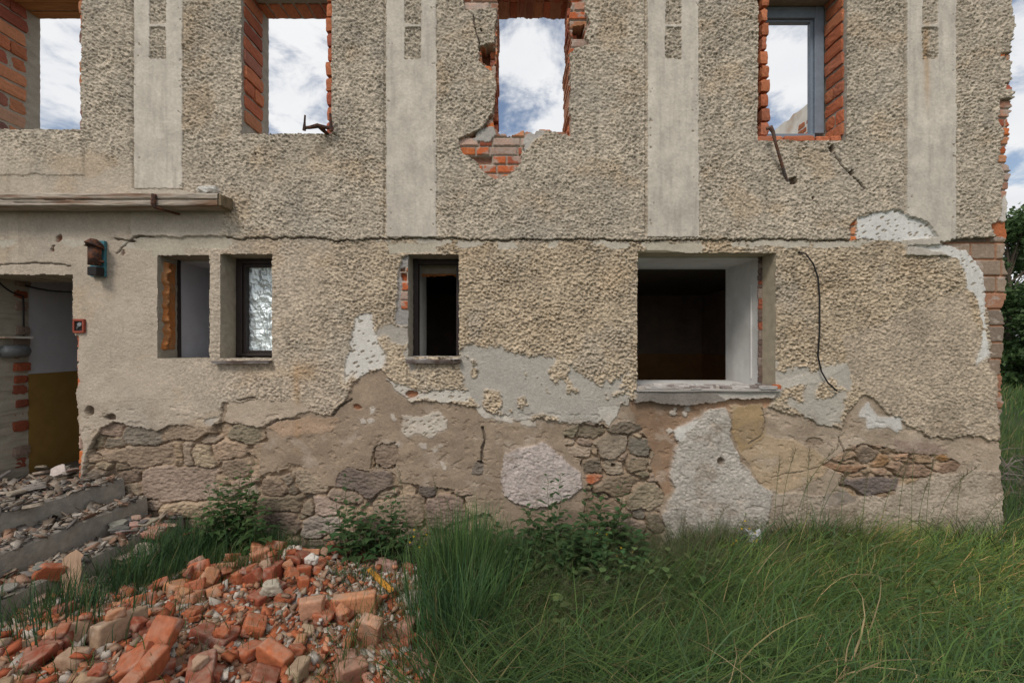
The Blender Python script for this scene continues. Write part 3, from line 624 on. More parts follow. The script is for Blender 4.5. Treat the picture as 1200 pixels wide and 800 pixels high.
def jamb(px_edge, side, py_top, py_bot, per=17.5, d0=0.004, d1=0.27, wid=0.11, pal=BCOL, seed=0, out=0.012, label=None):
    b = BB(seed); r = b.r; z = WZ(py_bot); ztop = WZ(py_top); h = per/S; xe = WX(px_edge)
    while z < ztop-0.02:
        j = r.uniform(-0.007, 0.009); x_in = xe+(out+j)*side
        x0, x1 = sorted((x_in, x_in-side*(wid+r.uniform(-0.02, 0.02))))
        zz = min(z+h-0.013+r.uniform(-.003, .003), ztop)
        cutd = r.random()
        b.brick(x0, x1, WY+d0+r.uniform(0, 0.012), WY+d1*(0.48 if cutd < 0.3 else 1)+r.uniform(-.01, .01), z+r.uniform(0, .004), zz, bcol(r, pal))
        if cutd < 0.3: b.brick(x0, x1, WY+d1*0.51, WY+d1, z, zz, bcol(r, pal))
        z += h
    o = b.build('brick_jamb', M['brick']); return tag(o, label) if label else o
jamb(-12, 1, -18, 152, 17.3, pal=BCOL, seed=1); jamb(91.5, -1, -18, 153, 17.3, pal=BCOL, seed=2, wid=0.05, out=0.0)
jamb(285.5, 1, -18, 142, 17.4, pal=BCOL[:5], seed=3); jamb(381.5, -1, -18, 157, 17.4, pal=ORNG+BCOL[:3], seed=4, wid=0.07, out=0.0)
jamb(893.5, -1, -18, 157, 16.8, pal=ORNG, seed=5, wid=0.055, out=0.0); jamb(989, -1, -18, 158, 16.8, pal=ORNG, seed=6, d1=0.21, out=0.012)
b = BB(9)                                                            # row under the framed window
x = WX(887)
for wd in (0.15, 0.07, 0.26, 0.12, 0.09): b.brick(x, x+wd-0.008, WY-0.004, WY+0.25, WZ(166.5), WZ(158.8)+random.uniform(-.006, .004), bcol(b.r, ORNG)); x += wd
b.build('brick_sill', M['brick'])
b = BB(10); x = WX(285)
for wd in (0.10, 0.16, 0.07, 0.13, 0.1, 0.14): b.brick(x, x+wd-0.01, WY+0.004, WY+0.26, WZ(168), WZ(158)+b.r.uniform(-.02, .003), bcol(b.r)); x += wd
b.build('brick_sill', M['brick'])
b = BB(11); x = WX(577)                                              # ragged brick arch and loose brick ends of the broken window
while x < WX(673):
    wd = b.r.uniform(0.065, 0.085); b.brick(x, x+wd-0.008, WY+0.02, WY+0.17, WZ(-18)-b.r.uniform(.0, .03), WZ(-18)+0.15, bcol(b.r, BCOL[1:5]))
    b.brick(x, x+wd-0.008, WY+0.18, WY+0.375, WZ(-18)-b.r.uniform(-.01, .02), WZ(-18)+0.15, bcol(b.r, BCOL[1:5])); x += wd
b.build('brick_arch', M['brick'])
b = BB(12); b2_ = BB(212)
z = WZ(150)
while z < WZ(-18):
    if b.r.random() < 0.75: b.brick(WX(574), WX(583)+b.r.uniform(-.012, .012), WY+0.03+b.r.uniform(0, .05), WY+0.25, z, z+0.062, bcol(b.r, BCOL[:5]))
    if b2_.r.random() < 0.55: b2_.brick(WX(667)-b.r.uniform(-.012, .012), WX(678), WY+0.05+b.r.uniform(0, .05), WY+0.25, z, z+0.062, bcol(b.r, BCOL[:5]))
    z += 0.075
for (a, e, z0, z1, y0) in ((586, 594, 161, 153, .05), (606, 612, 157, 152.2, .06), (652, 661, 156, 152.6, .1)):
    b.brick(WX(a), WX(e), WY+y0, WY+y0+0.12, WZ(z0), WZ(z1), bcol(b.r))
b.build('brick_jamb', M['brick']); b2_.build('brick_jamb', M['brick'])
b = BB(13); z = 0.52                                                 # doorway: broken brick edge behind the plastered reveal
while z < 2.17:
    b.brick(-4.52, -4.395+b.r.uniform(-.02, .035), WY+0.335+b.r.uniform(-.01, .02), WY+0.455, z, z+b.r.uniform(.07, .098), bcol(b.r, [(0.30, 0.085, 0.045), (0.24, 0.075, 0.045), (0.36, 0.10, 0.05), (0.26, 0.19, 0.15)])); z += 0.108
b.build('brick_jamb', M['brick'])
def pbox(name, m, *boxes, bev=0.0, jit=0.0, parent=None):
    k = MB()
    for q in boxes: k.box(*q, bev=bev, jit=jit)
    o = k.build(name, m)
    return part(o) if parent is None else sub(o, parent)
ZL = WZ(-18)
pbox('lintel', M['boards'], *[(WX(-14), WX(98), WY+0.005+i*0.094, WY+0.092+i*0.094, ZL-0.004-0.004*(i % 2), ZL+0.05) for i in range(4)], bev=0.004)
pbox('lintel', M['lintel'], (WX(280), WX(392), WY+0.006, WY+0.19, ZL-0.005, ZL+0.1), bev=0.004)
b = BB(14); x = WX(280)
while x < WX(392): b.brick(x, x+0.105, WY+0.20, WY+0.375, ZL-0.012, ZL+0.08, bcol(b.r, ORNG)); x += 0.115
b.build('brick_lintel', M['brick'])
pbox('lintel', M['lintel'], (WX(880), WX(995), WY+0.006, WY+0.375, ZL-0.005, ZL+0.1), bev=0.004)
# blue grey frame left in the upper window
pbox('window_frame', M['greyframe'], (2.6, 2.676, 3.82, 3.90, 3.435, 4.52), (1.985, 2.05, 3.82, 3.90, 3.435, 4.52), (2.05, 2.6, 3.822, 3.90, 4.425, 4.52), (2.05, 2.6, 3.822, 3.90, 3.395, 3.432),
     (2.578, 2.6, 3.845, 3.89, 3.435, 4.425), (2.05, 2.578, 3.845, 3.89, 4.405, 4.423), bev=0.004)
# foil window
fr = pbox('window_frame', M['brownframe'], (-2.353, -2.302, 3.795, 3.87, 1.53, 2.35), (-1.992, -1.94, 3.795, 3.87, 1.53, 2.35), (-2.302, -1.992, 3.797, 3.87, 2.312, 2.352), (-2.302, -1.992, 3.797, 3.87, 1.526, 1.552),
          (-2.30, -2.276, 3.812, 3.868, 1.554, 2.31), (-2.018, -1.994, 3.812, 3.868, 1.554, 2.31), (-2.276, -2.018, 3.814, 3.868, 2.288, 2.31), (-2.276, -2.018, 3.814, 3.868, 1.556, 1.574), bev=0.003)
gx2, gz2 = np.meshgrid(np.linspace(-2.285, -2.005, 90), np.linspace(1.565, 2.30, 230))
cr_ = fbm(gx2*13, gz2*11, 101, 4, 0.55); cr2 = -np.abs(pn(gx2*7+cr_*0.5, gz2*6, 105))-0.6*np.abs(pn(gx2*19, gz2*17+cr_*0.4, 106))
tri = np.clip(1-np.abs(gx2+2.10)/np.maximum(0.005, (1.90-gz2)*0.30), 0, 1)*(gz2 < 1.90)
yy = 3.856-0.011*cr_-0.014*cr2-0.016*tri
nx_, nz_ = 90, 230; ii = np.arange(nx_*nz_).reshape(nz_, nx_)
ff = np.stack([ii[:-1, :-1], ii[:-1, 1:], ii[1:, 1:], ii[1:, :-1]], -1).reshape(-1, 4)
fo = new_obj('foil_pane', np_mesh('foil_pane', np.stack([gx2, yy, gz2], -1).reshape(-1, 3), ff), M['foil']); fo.parent = fr
pbox('foil_backing', M['brownframe'], (-2.30, -1.99, 3.886, 3.90, 1.53, 2.35))
pbox('window_sill', M['sill'], (WX(253), WX(319.5), 3.545, 3.795, WZ(424), WZ(424)+0.012), (WX(253), WX(319.5), 3.545, 3.556, WZ(425.6), WZ(424)), bev=0.002, jit=0.003)
# narrow window
pbox('window_frame', M['brownframe'], (-0.847, -0.803, 3.80, 3.88, 1.515, 2.36), (-0.475, -0.427, 3.80, 3.88, 1.515, 2.36), (-0.803, -0.475, 3.802, 3.88, 2.312, 2.36), (-0.812, -0.468, 3.817, 3.88, 1.50, 1.525), bev=0.003)
pbox('window_sill', M['sill'], (WX(477.5), WX(541), 3.55, 3.815, WZ(423), WZ(421)), (WX(477.5), WX(541), 3.55, 3.558, WZ(424.8), WZ(423)), bev=0.002, jit=0.004)
b = BB(15)
for i in range(26):
    x = b.r.uniform(WX(482), WX(536)); y = b.r.uniform(3.57, 3.78); sz = b.r.uniform(.015, .05)
    b.brick(x-sz, x+sz, y-sz*0.7, y+sz*0.7, WZ(421)-0.002, WZ(421)+b.r.uniform(.006, .024), b.r.choice([(0.40, 0.36, 0.32), (0.34, 0.29, 0.25), (0.44, 0.41, 0.38)]), bev=0.007, jit=0.01)
o = b.build('sill_debris', M['chip']); tag(o, kind='stuff')
pbox('transom_board', M['lintel'], (-0.80, -0.476, 3.95, 3.97, 2.245, 2.334), jit=0.003)
b = BB(19); x = -0.80
while x < -0.49:
    wd = b.r.uniform(.015, .05); b.brick(x, min(x+wd, -.478), 3.94, 3.972, 2.243-b.r.uniform(.004, .022), 2.25, (0.36, 0.14, 0.045), bev=.004); x += wd
b.build('foam_seam', M['brick'])
# foam in the open window and the frame's torn edge
gy_, gz_ = np.meshgrid(np.linspace(0, 1, 26), np.linspace(0, 1, 110))
y_ = 3.64+0.15*gy_; z_ = 1.575+0.735*gz_
wob = 0.028*fbm(gz_*9, gy_*0, 111, 3); y_ = y_+wob*(1-gy_)*1.4+0.012*pn(gz_*14, gy_*0, 113)*gy_
front = sstep(0.0, 0.22, gy_)*sstep(1.0, 0.93, gy_)*sstep(0, .02, gz_)*sstep(1, .98, gz_)
lump = sstep(0.55, 0.2, gy_)*(0.018+0.030*np.clip(fbm(gz_*13, gy_*3, 115, 3)+0.15, 0, 1))
x_ = WX(185)-0.006+front*(0.014+lump+0.006*fbm(gz_*8, gy_*6, 118, 3))
ii = np.arange(26*110).reshape(110, 26)
ff = np.stack([ii[:-1, :-1], ii[:-1, 1:], ii[1:, 1:], ii[1:, :-1]], -1).reshape(-1, 4)
part(new_obj('insulation_foam', np_mesh('insulation_foam', np.stack([x_, y_, z_], -1).reshape(-1, 3), ff), M['foam']))
pbox('frame_remnant', M['brownframe'], (-2.864, -2.848, 3.81, 3.835, 1.515, 2.345), jit=0.003)
# plastered inner reveals
def inner(x0, x1, z0, z1, y0, y1, m, top=None, label=None):
    t = 0.03
    o = pbox('inner_reveal', m, (x0-t, x0, y0, y1, z0-t, z1+t), (x1, x1+t, y0, y1, z0-t, z1+t), (x0, x1, y0, y1, z0-t, z0))
    pbox('reveal_soffit', top or m, (x0, x1, y0, y1, z1, z1+t))
inner(-2.856, -2.43, 1.505, 2.33, 3.842, 4.42, M['hallwhite'])
inner(-0.826, -0.44, 1.49, 2.337, 3.885, 4.30, M['white'], M['lintel'])
inner(WX(747)-0.005, WX(908)-0.014, 1.27, 2.362, 3.806, 4.40, M['white'])
pbox('white_strip', M['white'], (2.098, 2.1085, 3.915, 3.925, 1.325, 2.15))  # thin white strip added for the pale line down the reveal
b = BB(16); z = 1.30                                                 # torn edge between the two reveals
while z < 2.36:
    hh = b.r.uniform(.03, .09); b.brick(2.095+b.r.uniform(0, .008), 2.14, 3.79, 3.815, z, z+hh, b.r.choice([(0.30, 0.10, 0.06), (0.17, 0.12, 0.10), (0.25, 0.2, 0.17), (0.14, 0.1, 0.085)]), bev=.004); z += hh
b.build('torn_plaster_edge', M['brick'])
b = BB(17)                                                           # broken boards and plaster on the wide sill
b.brick(WX(744), WX(912), 3.555, 3.80, WZ(458), WZ(455), (0.38, 0.355, 0.33), bev=.004, jit=.004)
for i in range(95):
    x = b.r.uniform(WX(747), WX(908)); y = b.r.uniform(3.56, 3.77); sz = b.r.uniform(.02, .09)
    b.brick(x-sz, min(x+sz, WX(911)), y-.02, y+b.r.uniform(.01, .04), WZ(455.4), WZ(455)+b.r.uniform(.006, .028), b.r.choice([(0.44, 0.415, 0.39), (0.34, 0.31, 0.29), (0.50, 0.47, 0.44), (0.20, 0.17, 0.155), (0.40, 0.38, 0.36), (0.27, 0.23, 0.21)]), bev=.004, jit=.007)
b.brick(WX(905), WX(913), 3.56, 3.62, WZ(456), WZ(450), (0.45, 0.14, 0.06))
b.build('window_sill', M['chip'])
# rooms behind
pbox('room_wall', M['dark'], (0.42, 3.6, 8.2, 8.3, 1.425, 2.5), (0.40, 0.5, 4.42, 8.2, 1.425, 2.5), (3.5, 3.598, 4.06, 8.2, 1.425, 2.5), (0.5, 1.0, 4.40, 4.44, 1.43, 2.5), (-3.2, 0.4, 8.2, 8.3, 0.45, 2.5))
pbox('room_dado', M['dado'], (0.42, 3.6, 8.195, 8.295, 0.45, 1.423), (0.40, 0.505, 4.42, 8.19, 0.45, 1.423), (3.495, 3.598, 4.06, 8.19, 0.45, 1.423))
pbox('hall_wall', M['hallwhite'], (-4.55, -4.41, 4.062, 8.2, 1.353, 2.52), (-4.41, -3.2, 8.2, 8.3, 1.353, 2.52), (-3.34, -3.2, 4.06, 8.2, 0.45, 2.52))
pbox('hall_dado', M['yellow'], (-4.55, -4.408, 4.062, 8.195, 0.40, 1.351), (-4.408, -3.342, 8.193, 8.29, 0.40, 1.351))
pbox('floor', M['floor'], (-6.3, 3.6, 3.66, 8.9, 0.30, 0.445))
pbox('floor_slab', M['lintel'], (-6.3, 3.6, 3.62, 8.9, 2.52, 2.70))
# side and back walls, ragged along the top
def wallrun(p0, p1, th, zs, m, name, seed, ztop_var=0.12):
    r = random.Random(seed); p0 = Vector(p0); p1 = Vector(p1); d = (p1-p0); n = int(d.length/0.09); d /= n
    nr = Vector((-d.y, d.x)).normalized()*th; bm = bmesh.new(); z = zs[0]; prof = []
    for i in range(n+1):
        zt = zs[0]+(zs[1]-zs[0])*i/n; z = zt+ztop_var*(r.random()-.5)*(1 if r.random() < .4 else .35); prof.append(z)
    for k, off in enumerate((Vector((0, 0)), nr)):
        pass
    A = [bm.verts.new((*(p0+d*i), 0)) for i in range(n+1)]; B = [bm.verts.new((*(p0+d*i), prof[i])) for i in range(n+1)]
    Cc = [bm.verts.new((*(p0+d*i+nr), prof[i]+r.uniform(-.05, .05))) for i in range(n+1)]; D = [bm.verts.new((*(p0+d*i+nr), 0)) for i in range(n+1)]
    for i in range(n):
        for a, bb in ((A, B), (B, Cc), (Cc, D)): bm.faces.new((a[i], a[i+1], bb[i+1], bb[i]))
    for i in (0, n): bm.faces.new((A[i], B[i], Cc[i], D[i]))
    bmesh.ops.recalc_face_normals(bm, faces=bm.faces)
    me = bpy.data.meshes.new(name); bm.to_mesh(me); bm.free(); return part(new_obj(name, me, m))
wallrun((3.60, 4.052), (3.60, 9.0), -0.37, (4.53, 4.56), M['stained'], 'side_wall', 3, 0.05)
wallrun((-6.3, 4.052), (-6.3, 9.0), 0.3, (4.6, 3.6), M['stained'], 'side_wall', 4)
wallrun((-6.3, 9.0), (3.97, 9.0), 0.35, (3.3, 3.1), M['stained'], 'back_wall', 5)
b = BB(18)
for i in range(14):
    y = b.r.uniform(5.2, 5.6); z = 4.05+int(b.r.uniform(0, 4))*0.08
    b.brick(3.585+b.r.uniform(-.0, .012), 3.66, y, y+0.13, z, z+0.068, bcol(b.r, ORNG))
b.build('exposed_bricks', M['brick'])

# ================================================================== THINGS ON THE FRONT
# timber
tm = empty('timber_beam', (-4.3, 3.57, 2.69)); tag(tm, 'long weathered squared timber fixed flat along the front wall above the doorway', 'beam')
r_ = np.random.default_rng(8); bx_ = np.linspace(-6.4, -2.262, 420); ring = []
for (y, z) in [(3.57, 2.79)]+[(3.57-.148*t, 2.79) for t in (.35, .7, .95)]+[(3.42, 2.783-.085*t) for t in np.linspace(0, 1, 16)]+[(3.57-.148*t, 2.692) for t in (.97, .6, .3, 0)]: ring.append((y, z))
ring = np.array(ring); n_ = len(ring); XX = np.repeat(bx_[:, None], n_, 1); RI_ = np.repeat(np.arange(n_)[None], len(bx_), 0)
YY = ring[RI_, 0]+0.005*fbm(XX*2.5, RI_*.9, 180, 3)+0.004*pn(XX*14, RI_*1.3, 183); ZZ = ring[RI_, 1]+0.005*fbm(XX*1.6, RI_*.4, 185, 3)
fr_ = (RI_ >= 4) & (RI_ < 20); ck = 11+1.3*pn(XX*1.1, XX*0, 187)+.5*pn(XX*7, XX*0, 188); YY = np.where(fr_ & (np.abs(RI_-ck) < .75), YY+.022, YY)
YY = np.where(fr_ & (np.abs(RI_-16-pn(XX*1.7, XX*0, 189)) < .6) & (pn(XX*1.3, XX*0, 190) > .1), YY+.012, YY)
ii = np.arange(XX.size).reshape(XX.shape)
o = new_obj('beam', np_mesh('beam', np.stack([XX, YY, ZZ], -1).reshape(-1, 3), np.concatenate([np.stack([ii[:-1, :-1], ii[1:, :-1], ii[1:, 1:], ii[:-1, 1:]], -1).reshape(-1, 4)]), None, False), M['wood']); o.parent = tm; o.matrix_parent_inverse = Matrix.Translation((4.3, -3.57, -2.69))
t = MB(); t.box(-2.268, -2.238, 3.425, 3.566, 2.696, 2.786, bev=0.012, jit=0.008)
o = t.build('split_end', mat('mossy_end_grain', (0.17, 0.13, 0.08), var=0.4, scale=30, bump=0.6)); o.parent = tm; o.matrix_parent_inverse = Matrix.Translation((4.3, -3.57, -2.69))
def thing1(mb, name, m, label, cat, group=None, smooth=False):
    o = mb.build(name, m, None, smooth); tag(o, label, cat, group)
    vs = np.array([v.co for v in o.data.vertices]); c = Vector(vs.mean(0)); c.z = vs[:, 2].min()
    o.data.transform(Matrix.Translation(-c)); o.location = c
    return o
k = MB(); k.tube([(-2.742, 3.412, 2.775), (-2.742, 3.405, 2.70), (-2.735, 3.41, 2.678), (-2.70, 3.46, 2.668), (-2.67, 3.575, 2.67)], [.018, .018, .014, .010, .008], 8)
thing1(k, 'iron_bracket', M['rust'], 'rusty iron bracket hooked round the front of the weathered timber', 'bracket')
b = BB(21)
b.brick(-2.44, -2.295, 3.42, 3.52, 2.787, 2.86, (0.56, 0.54, 0.50), bev=.02, jit=.02)
me = bpy.data.meshes.new('plaster_chunk'); b.bm.to_mesh(me); b.bm.free(); o = new_obj('plaster_chunk', me, M['chip']); tag(o, 'white plaster chunk lying on top of the timber near its split end', 'plaster chunk')
# rusted lamp on its blue green plate
lx, lz = WX(119), WZ(304)
lm = tag(empty('wall_lamp', (lx, WY-0.02, lz-0.14)), 'rusty old wall lamp on a blue green painted plate right of the doorway', 'wall lamp')
def lpart(mb, name, m, smooth=False):
    o = mb.build(name, m, None, smooth); o.parent = lm; o.matrix_parent_inverse = Matrix.Translation(-lm.location); return o
tx = -3.287
lpart(MB().box(lx-.05, lx+.062, WY-.045, WY-.02, lz-.145, lz+.142, bev=.003), 'back_plate', M['teal'])
lpart(MB().tube([(tx, WY-.095, lz-.062), (tx+.004, WY-.095, lz+.085)], [.040, .043], 16), 'lamp_tube', M['rust'], True)
lpart(MB().tube([(tx, WY-.095, lz+.085), (tx, WY-.095, lz+.09), (tx+.012, WY-.085, lz+.125), (tx+.02, WY-.08, lz+.135)], [.062, .066, .045, .012], 18), 'lamp_cap', M['rust'])
lpart(MB().box(tx-.035, tx+.038, WY-.12, WY-.046, lz-.145, lz-.075, bev=.008), 'terminal_box', M['cable'])
lpart(MB().tube([(tx+.03, WY-.05, lz-.03), (tx+.058, WY-.085, lz-.03), (tx+.03, WY-.10, lz-.03)], .009, 6), 'bracket_arm', M['rust'])
# junction box
jx, jz = WX(97), WZ(382); WYJ = WY-.02
jb = tag(empty('junction_box', (jx, WY-.004, jz-.06)), 'small square red electrical box let into the wall beside the doorway', 'junction box')
def jpart(mb, name, m):
    o = mb.build(name, m); o.parent = jb; o.matrix_parent_inverse = Matrix.Translation(-jb.location)
mred = mat('red_plastic', (0.27, 0.06, 0.035), rough=0.6, var=0.2, bump=0.1)
jpart(MB().box(jx-.044, jx+.044, WYJ-.02, WYJ+.0, jz+.038, jz+.056, bev=.003).box(jx-.044, jx+.044, WYJ-.02, WYJ, jz-.056, jz-.04, bev=.003).box(jx-.044, jx-.032, WYJ-.02, WYJ, jz-.04, jz+.038).box(jx+.032, jx+.044, WYJ-.02, WYJ, jz-.04, jz+.038), 'rim', mred)
jpart(MB().box(jx-.032, jx+.032, WYJ-.010, WYJ-.006, jz-.04, jz+.038), 'back', M['cable'])
jpart(MB().tube([(jx+.012, WYJ-.008, jz+.01), (jx+.012, WYJ-.022, jz+.012)], .017, 10).tube([(jx-.012, WYJ-.008, jz-.012), (jx-.008, WYJ-.02, jz-.02)], .008, 8), 'terminal', M['steel'])
# cylinder and shelf in the doorway
thing1(MB().tube([(-4.375, 3.80, 1.565), (-4.375, 3.815, 1.565), (-4.372, 3.815, 1.565)], [.02, .02, .02], 10).tube([(-4.372, 3.815, 1.565), (-4.365, 3.82, 1.565), (-4.355, 3.985, 1.565), (-4.36, 3.99, 1.565)], [.03, .053, .056, .04], 18), 'metal_canister', M['steel'], 'dull grey metal cylinder fixed to the brick edge inside the doorway', 'metal cylinder', smooth=True)
thing1(MB().box(-4.41, -4.33, 3.80, 4.03, 1.675, 1.693, bev=.003, jit=.003), 'ledge_board', M['stained'], 'small white board jutting from the brick edge above the grey cylinder', 'board')
def droop(a, b, sag, n=12): return [Vector(a).lerp(Vector(b), i/n)-Vector((0, 0, sag*4*(i/n)*(1-i/n))) for i in range(n+1)]
thing1(MB().tube(droop((-4.40, 3.80, 2.18), (-4.39, 4.0, 2.06), .03)+droop((-4.385, 4.0, 1.95), (-4.385, 4.0, 1.70), 0, 4), .006, 6).tube(droop((-4.40, 4.0, 2.16), (-3.52, 4.02, 2.17), .07), .008, 6), 'loose_cable', M['cable'], 'black loose cable drooping under the head of the doorway', 'cable')
# hook under the second upper window, bar under the framed window, black cable
def Wp(px, py, off): 
    Y = WY-off; return ((px-600)*Y/522, Y, CAMZ+(400-py)*Y/522)
thing1(MB().tube([Wp(355.5, 150, .14), Wp(363, 149.5, .12), Wp(372, 147.5, .10), Wp(382, 149.5, .08), Wp(391, 150.5, .06)], [.011, .013, .018, .014, .012], 8).tube([Wp(357.5, 135, .15), Wp(357, 143, .14), Wp(356.5, 153, .135)], [.007, .008, .014], 8)
       .tube([Wp(387, 133, .08), Wp(387.5, 142, .075), Wp(388.5, 154, .07)], [.008, .011, .016], 8).tube([Wp(371, 146, .10), Wp(378, 152, .07), Wp(386, 159, -.01)], [.014, .016, .012], 8), 'iron_hook', M['rust'], 'dark rusty iron shutter hook sticking out below the second upper window', 'hook')
thing1(MB().tube([Wp(898, 151, .10), Wp(903, 149.5, .11), Wp(906, 155, .11), Wp(909, 168, .10), Wp(916, 192, .06), Wp(922, 212, .015), Wp(926, 214, -.03)], [.012, .02, .014, .011, .012, .013, .012], 8), 'iron_bar', mat('grey_rusted_iron', (0.10, 0.085, 0.08), rough=0.7, var=0.4, scale=50, bump=0.3, col2=(0.16, 0.075, 0.045), c2scale=20), 'bent rusty iron bar poking from a hole below the blue grey framed window', 'iron bar')
cp = [(935, 295.5), (944, 297), (953, 309), (958.5, 325), (960.5, 349), (960.5, 388), (958.5, 417), (962.5, 435), (970, 448), (981, 458)]
thing1(MB().tube([Wp(p[0], p[1], .035 if 0 < i else .0) for i, p in enumerate(cp)], .0065, 6), 'hanging_cable', M['cable'], 'black cable hanging down the yellowish roughcast right of the widest window', 'cable', smooth=True)
# ================================================================== GROUND, STEPS, RUBBLE
def gz(x, y):
    x = np.asarray(x, float); y = np.asarray(y, float)
    z = 0.30*np.exp(-((x+1.95)/1.05)**2-((y-1.75)/0.95)**2)+0.10*np.exp(-((x+1.45)/0.6)**2-((y-2.9)/0.45)**2)
    z = z+0.10*np.exp(-((x+3.3)/1.0)**2-((y-1.9)/0.7)**2)
    z = z+0.12*np.exp(-((x-1.1)/1.0)**2-((y-1.55)/0.42)**2)+0.05*np.exp(-((x-3.2)/1.5)**2-((y-2.6)/0.9)**2)
    z = z+0.012*fbm(x*2.2, y*2.2, 130, 3)*sstep(30, 10, np.abs(x)+np.abs(y))
    return z-0.02
ax = np.concatenate([[-1500, -500, -160, -60, -30, -16], np.arange(-9, 9.01, 0.06), [12, 18, 30, 60, 160, 500, 1500]])
ay = np.concatenate([[-1500, -400, -100, -30, -8, -3], np.arange(-0.6, 5.01, 0.06), np.arange(5.4, 18, 0.5), [20, 30, 60, 160, 500, 1500]])
AX, AY = np.meshgrid(ax, ay); AZ = gz(AX, AY)
HEAP = [(-3.3, 2.35), (-2.95, 2.62), (-2.5, 2.78), (-2.2, 3.0), (-1.95, 3.28), (-1.4, 3.42), (-1.0, 3.32), (-0.62, 3.0), (-0.42, 2.5), (-0.36, 2.1), (-0.25, 1.4), (-3.3, 1.4)]
dst = fbm(AX*3, AY*3, 140, 4)
inh = inpoly(AX+0.1*dst, AY+0.1*dst, HEAP)
gcol = np.where(inh[..., None], np.array([0.24, 0.135, 0.085]), np.array([0.055, 0.062, 0.032]))
gcol = gcol*(1+0.5*dst[..., None])
redp = (sstep(-1.5, -.9, AX)*sstep(2.6, 2.2, AY)*inh*.8)[..., None]; gcol = gcol*(1-redp)+np.array([0.30, 0.10, 0.05])*redp
greyp = (np.exp(-((AX+2.0)/0.5)**2-((AY-2.25)/0.28)**2)*inh*0.8)[..., None]
lime = (np.exp(-((AX+0.80)/0.25)**2-((AY-2.95)/0.3)**2)*inh*0.9)[..., None]
gcol = gcol*(1-greyp)+np.array([0.16, 0.14, 0.13])*greyp; gcol = gcol*(1-lime)+np.array([0.36, 0.31, 0.26])*lime
damp = (sstep(-1.2, -1.9, AX)*sstep(2.9, 3.1, AY)*sstep(-3.2, -3.0, AX)*0.7)[..., None]; gcol = gcol*(1-damp)+np.array([0.10, 0.085, 0.06])*damp
ii = np.arange(AX.size).reshape(AX.shape)
go = new_obj('ground', np_mesh('ground', np.stack([AX, AY, AZ], -1).reshape(-1, 3), np.stack([ii[:-1, :-1], ii[:-1, 1:], ii[1:, 1:], ii[1:, :-1]], -1).reshape(-1, 4), np.clip(gcol, .01, .8).reshape(-1, 3)), M['ground'])
tag(go, kind='structure')

# height map everything loose comes to rest on
RES = 0.015; HX0, HX1, HY0, HY1 = -6.0, 1.0, 1.2, 3.62
hxs = np.arange(HX0, HX1, RES); hys = np.arange(HY0, HY1, RES)
HMX, HMY = np.meshgrid(hxs, hys); HM = gz(HMX, HMY)
def hm_idx(x, y): return np.clip(((y-HY0)/RES).astype(int), 0, len(hys)-1), np.clip(((x-HX0)/RES).astype(int), 0, len(hxs)-1)

# concrete steps: each a cast kerb with a filled tread behind
STEPS = [(-3.115, -3.42, 0.555), (-2.93, -3.02, 0.413), (-2.64, -2.75, 0.272), (-2.40, -2.53, 0.130)]
SY0, SY1 = 2.15, 3.575
st = tag(empty('concrete_steps', (-3.0, 2.9, 0)), 'worn concrete steps littered with debris leading up to the doorway', 'steps')
def stepmesh(x1, x0, z, zb, wdt, y0, y1):
    n = 40; bm = bmesh.new(); rows = []
    for i in range(n+1):
        t = i/n; y = y0+(y1-y0)*t; x = x0+(x1-x0)*t
        q = lambda k: 0.005*float(pn(np.array([y*9.0]), np.array([k*7.3+z*31]), 150)[0])
        ch = 0.012+0.012*max(0, float(pn(np.array([y*6.0]), np.array([z*50]), 151)[0]))
        rows.append([bm.verts.new(p) for p in ((x-wdt+q(1), y, zb), (x-wdt+q(2), y, z+q(3)), (x-ch+q(4), y, z+q(5)), (x+q(6), y, z-ch+q(7)), (x+0.006+q(8), y, (z+zb)/2), (x+0.01+q(9), y, zb))])
    for i in range(n):
        for k in range(5): bm.faces.new((rows[i][k], rows[i][k+1], rows[i+1][k+1], rows[i+1][k]))
    bm.faces.new(rows[0]); bm.faces.new(rows[-1][::-1])
    bmesh.ops.recalc_face_normals(bm, faces=bm.faces)
    me = bpy.data.meshes.new('step'); bm.to_mesh(me); bm.free(); return me
def stx(k, y): 
    x1, x0, _ = STEPS[k]; return x0+(x1-x0)*(y-SY0)/(SY1-SY0)
for k, (x1, x0, z) in enumerate(STEPS):
    y0 = (SY0, SY0, 2.25, 2.75)[k]; xx0 = x0+(x1-x0)*(y0-SY0)/(SY1-SY0)
    o = new_obj('step', stepmesh(x1, xx0, z, z-0.17 if k < 3 else -0.05, 0.13, y0, SY1), M['concrete']); o.parent = st; o.matrix_parent_inverse = Matrix.Translation((3.0, -2.9, 0))
    xe = x0+(x1-x0)*(HMY-SY0)/(SY1-SY0)
    xl = (stx(k-1, HMY) if k else -6.0)
    m = (HMX <= xe) & (HMX > xl) & (HMY > y0)
    HM[m] = np.maximum(HM[m], z-0.028*(HMX[m] < xe[m]-0.13)+0.0)
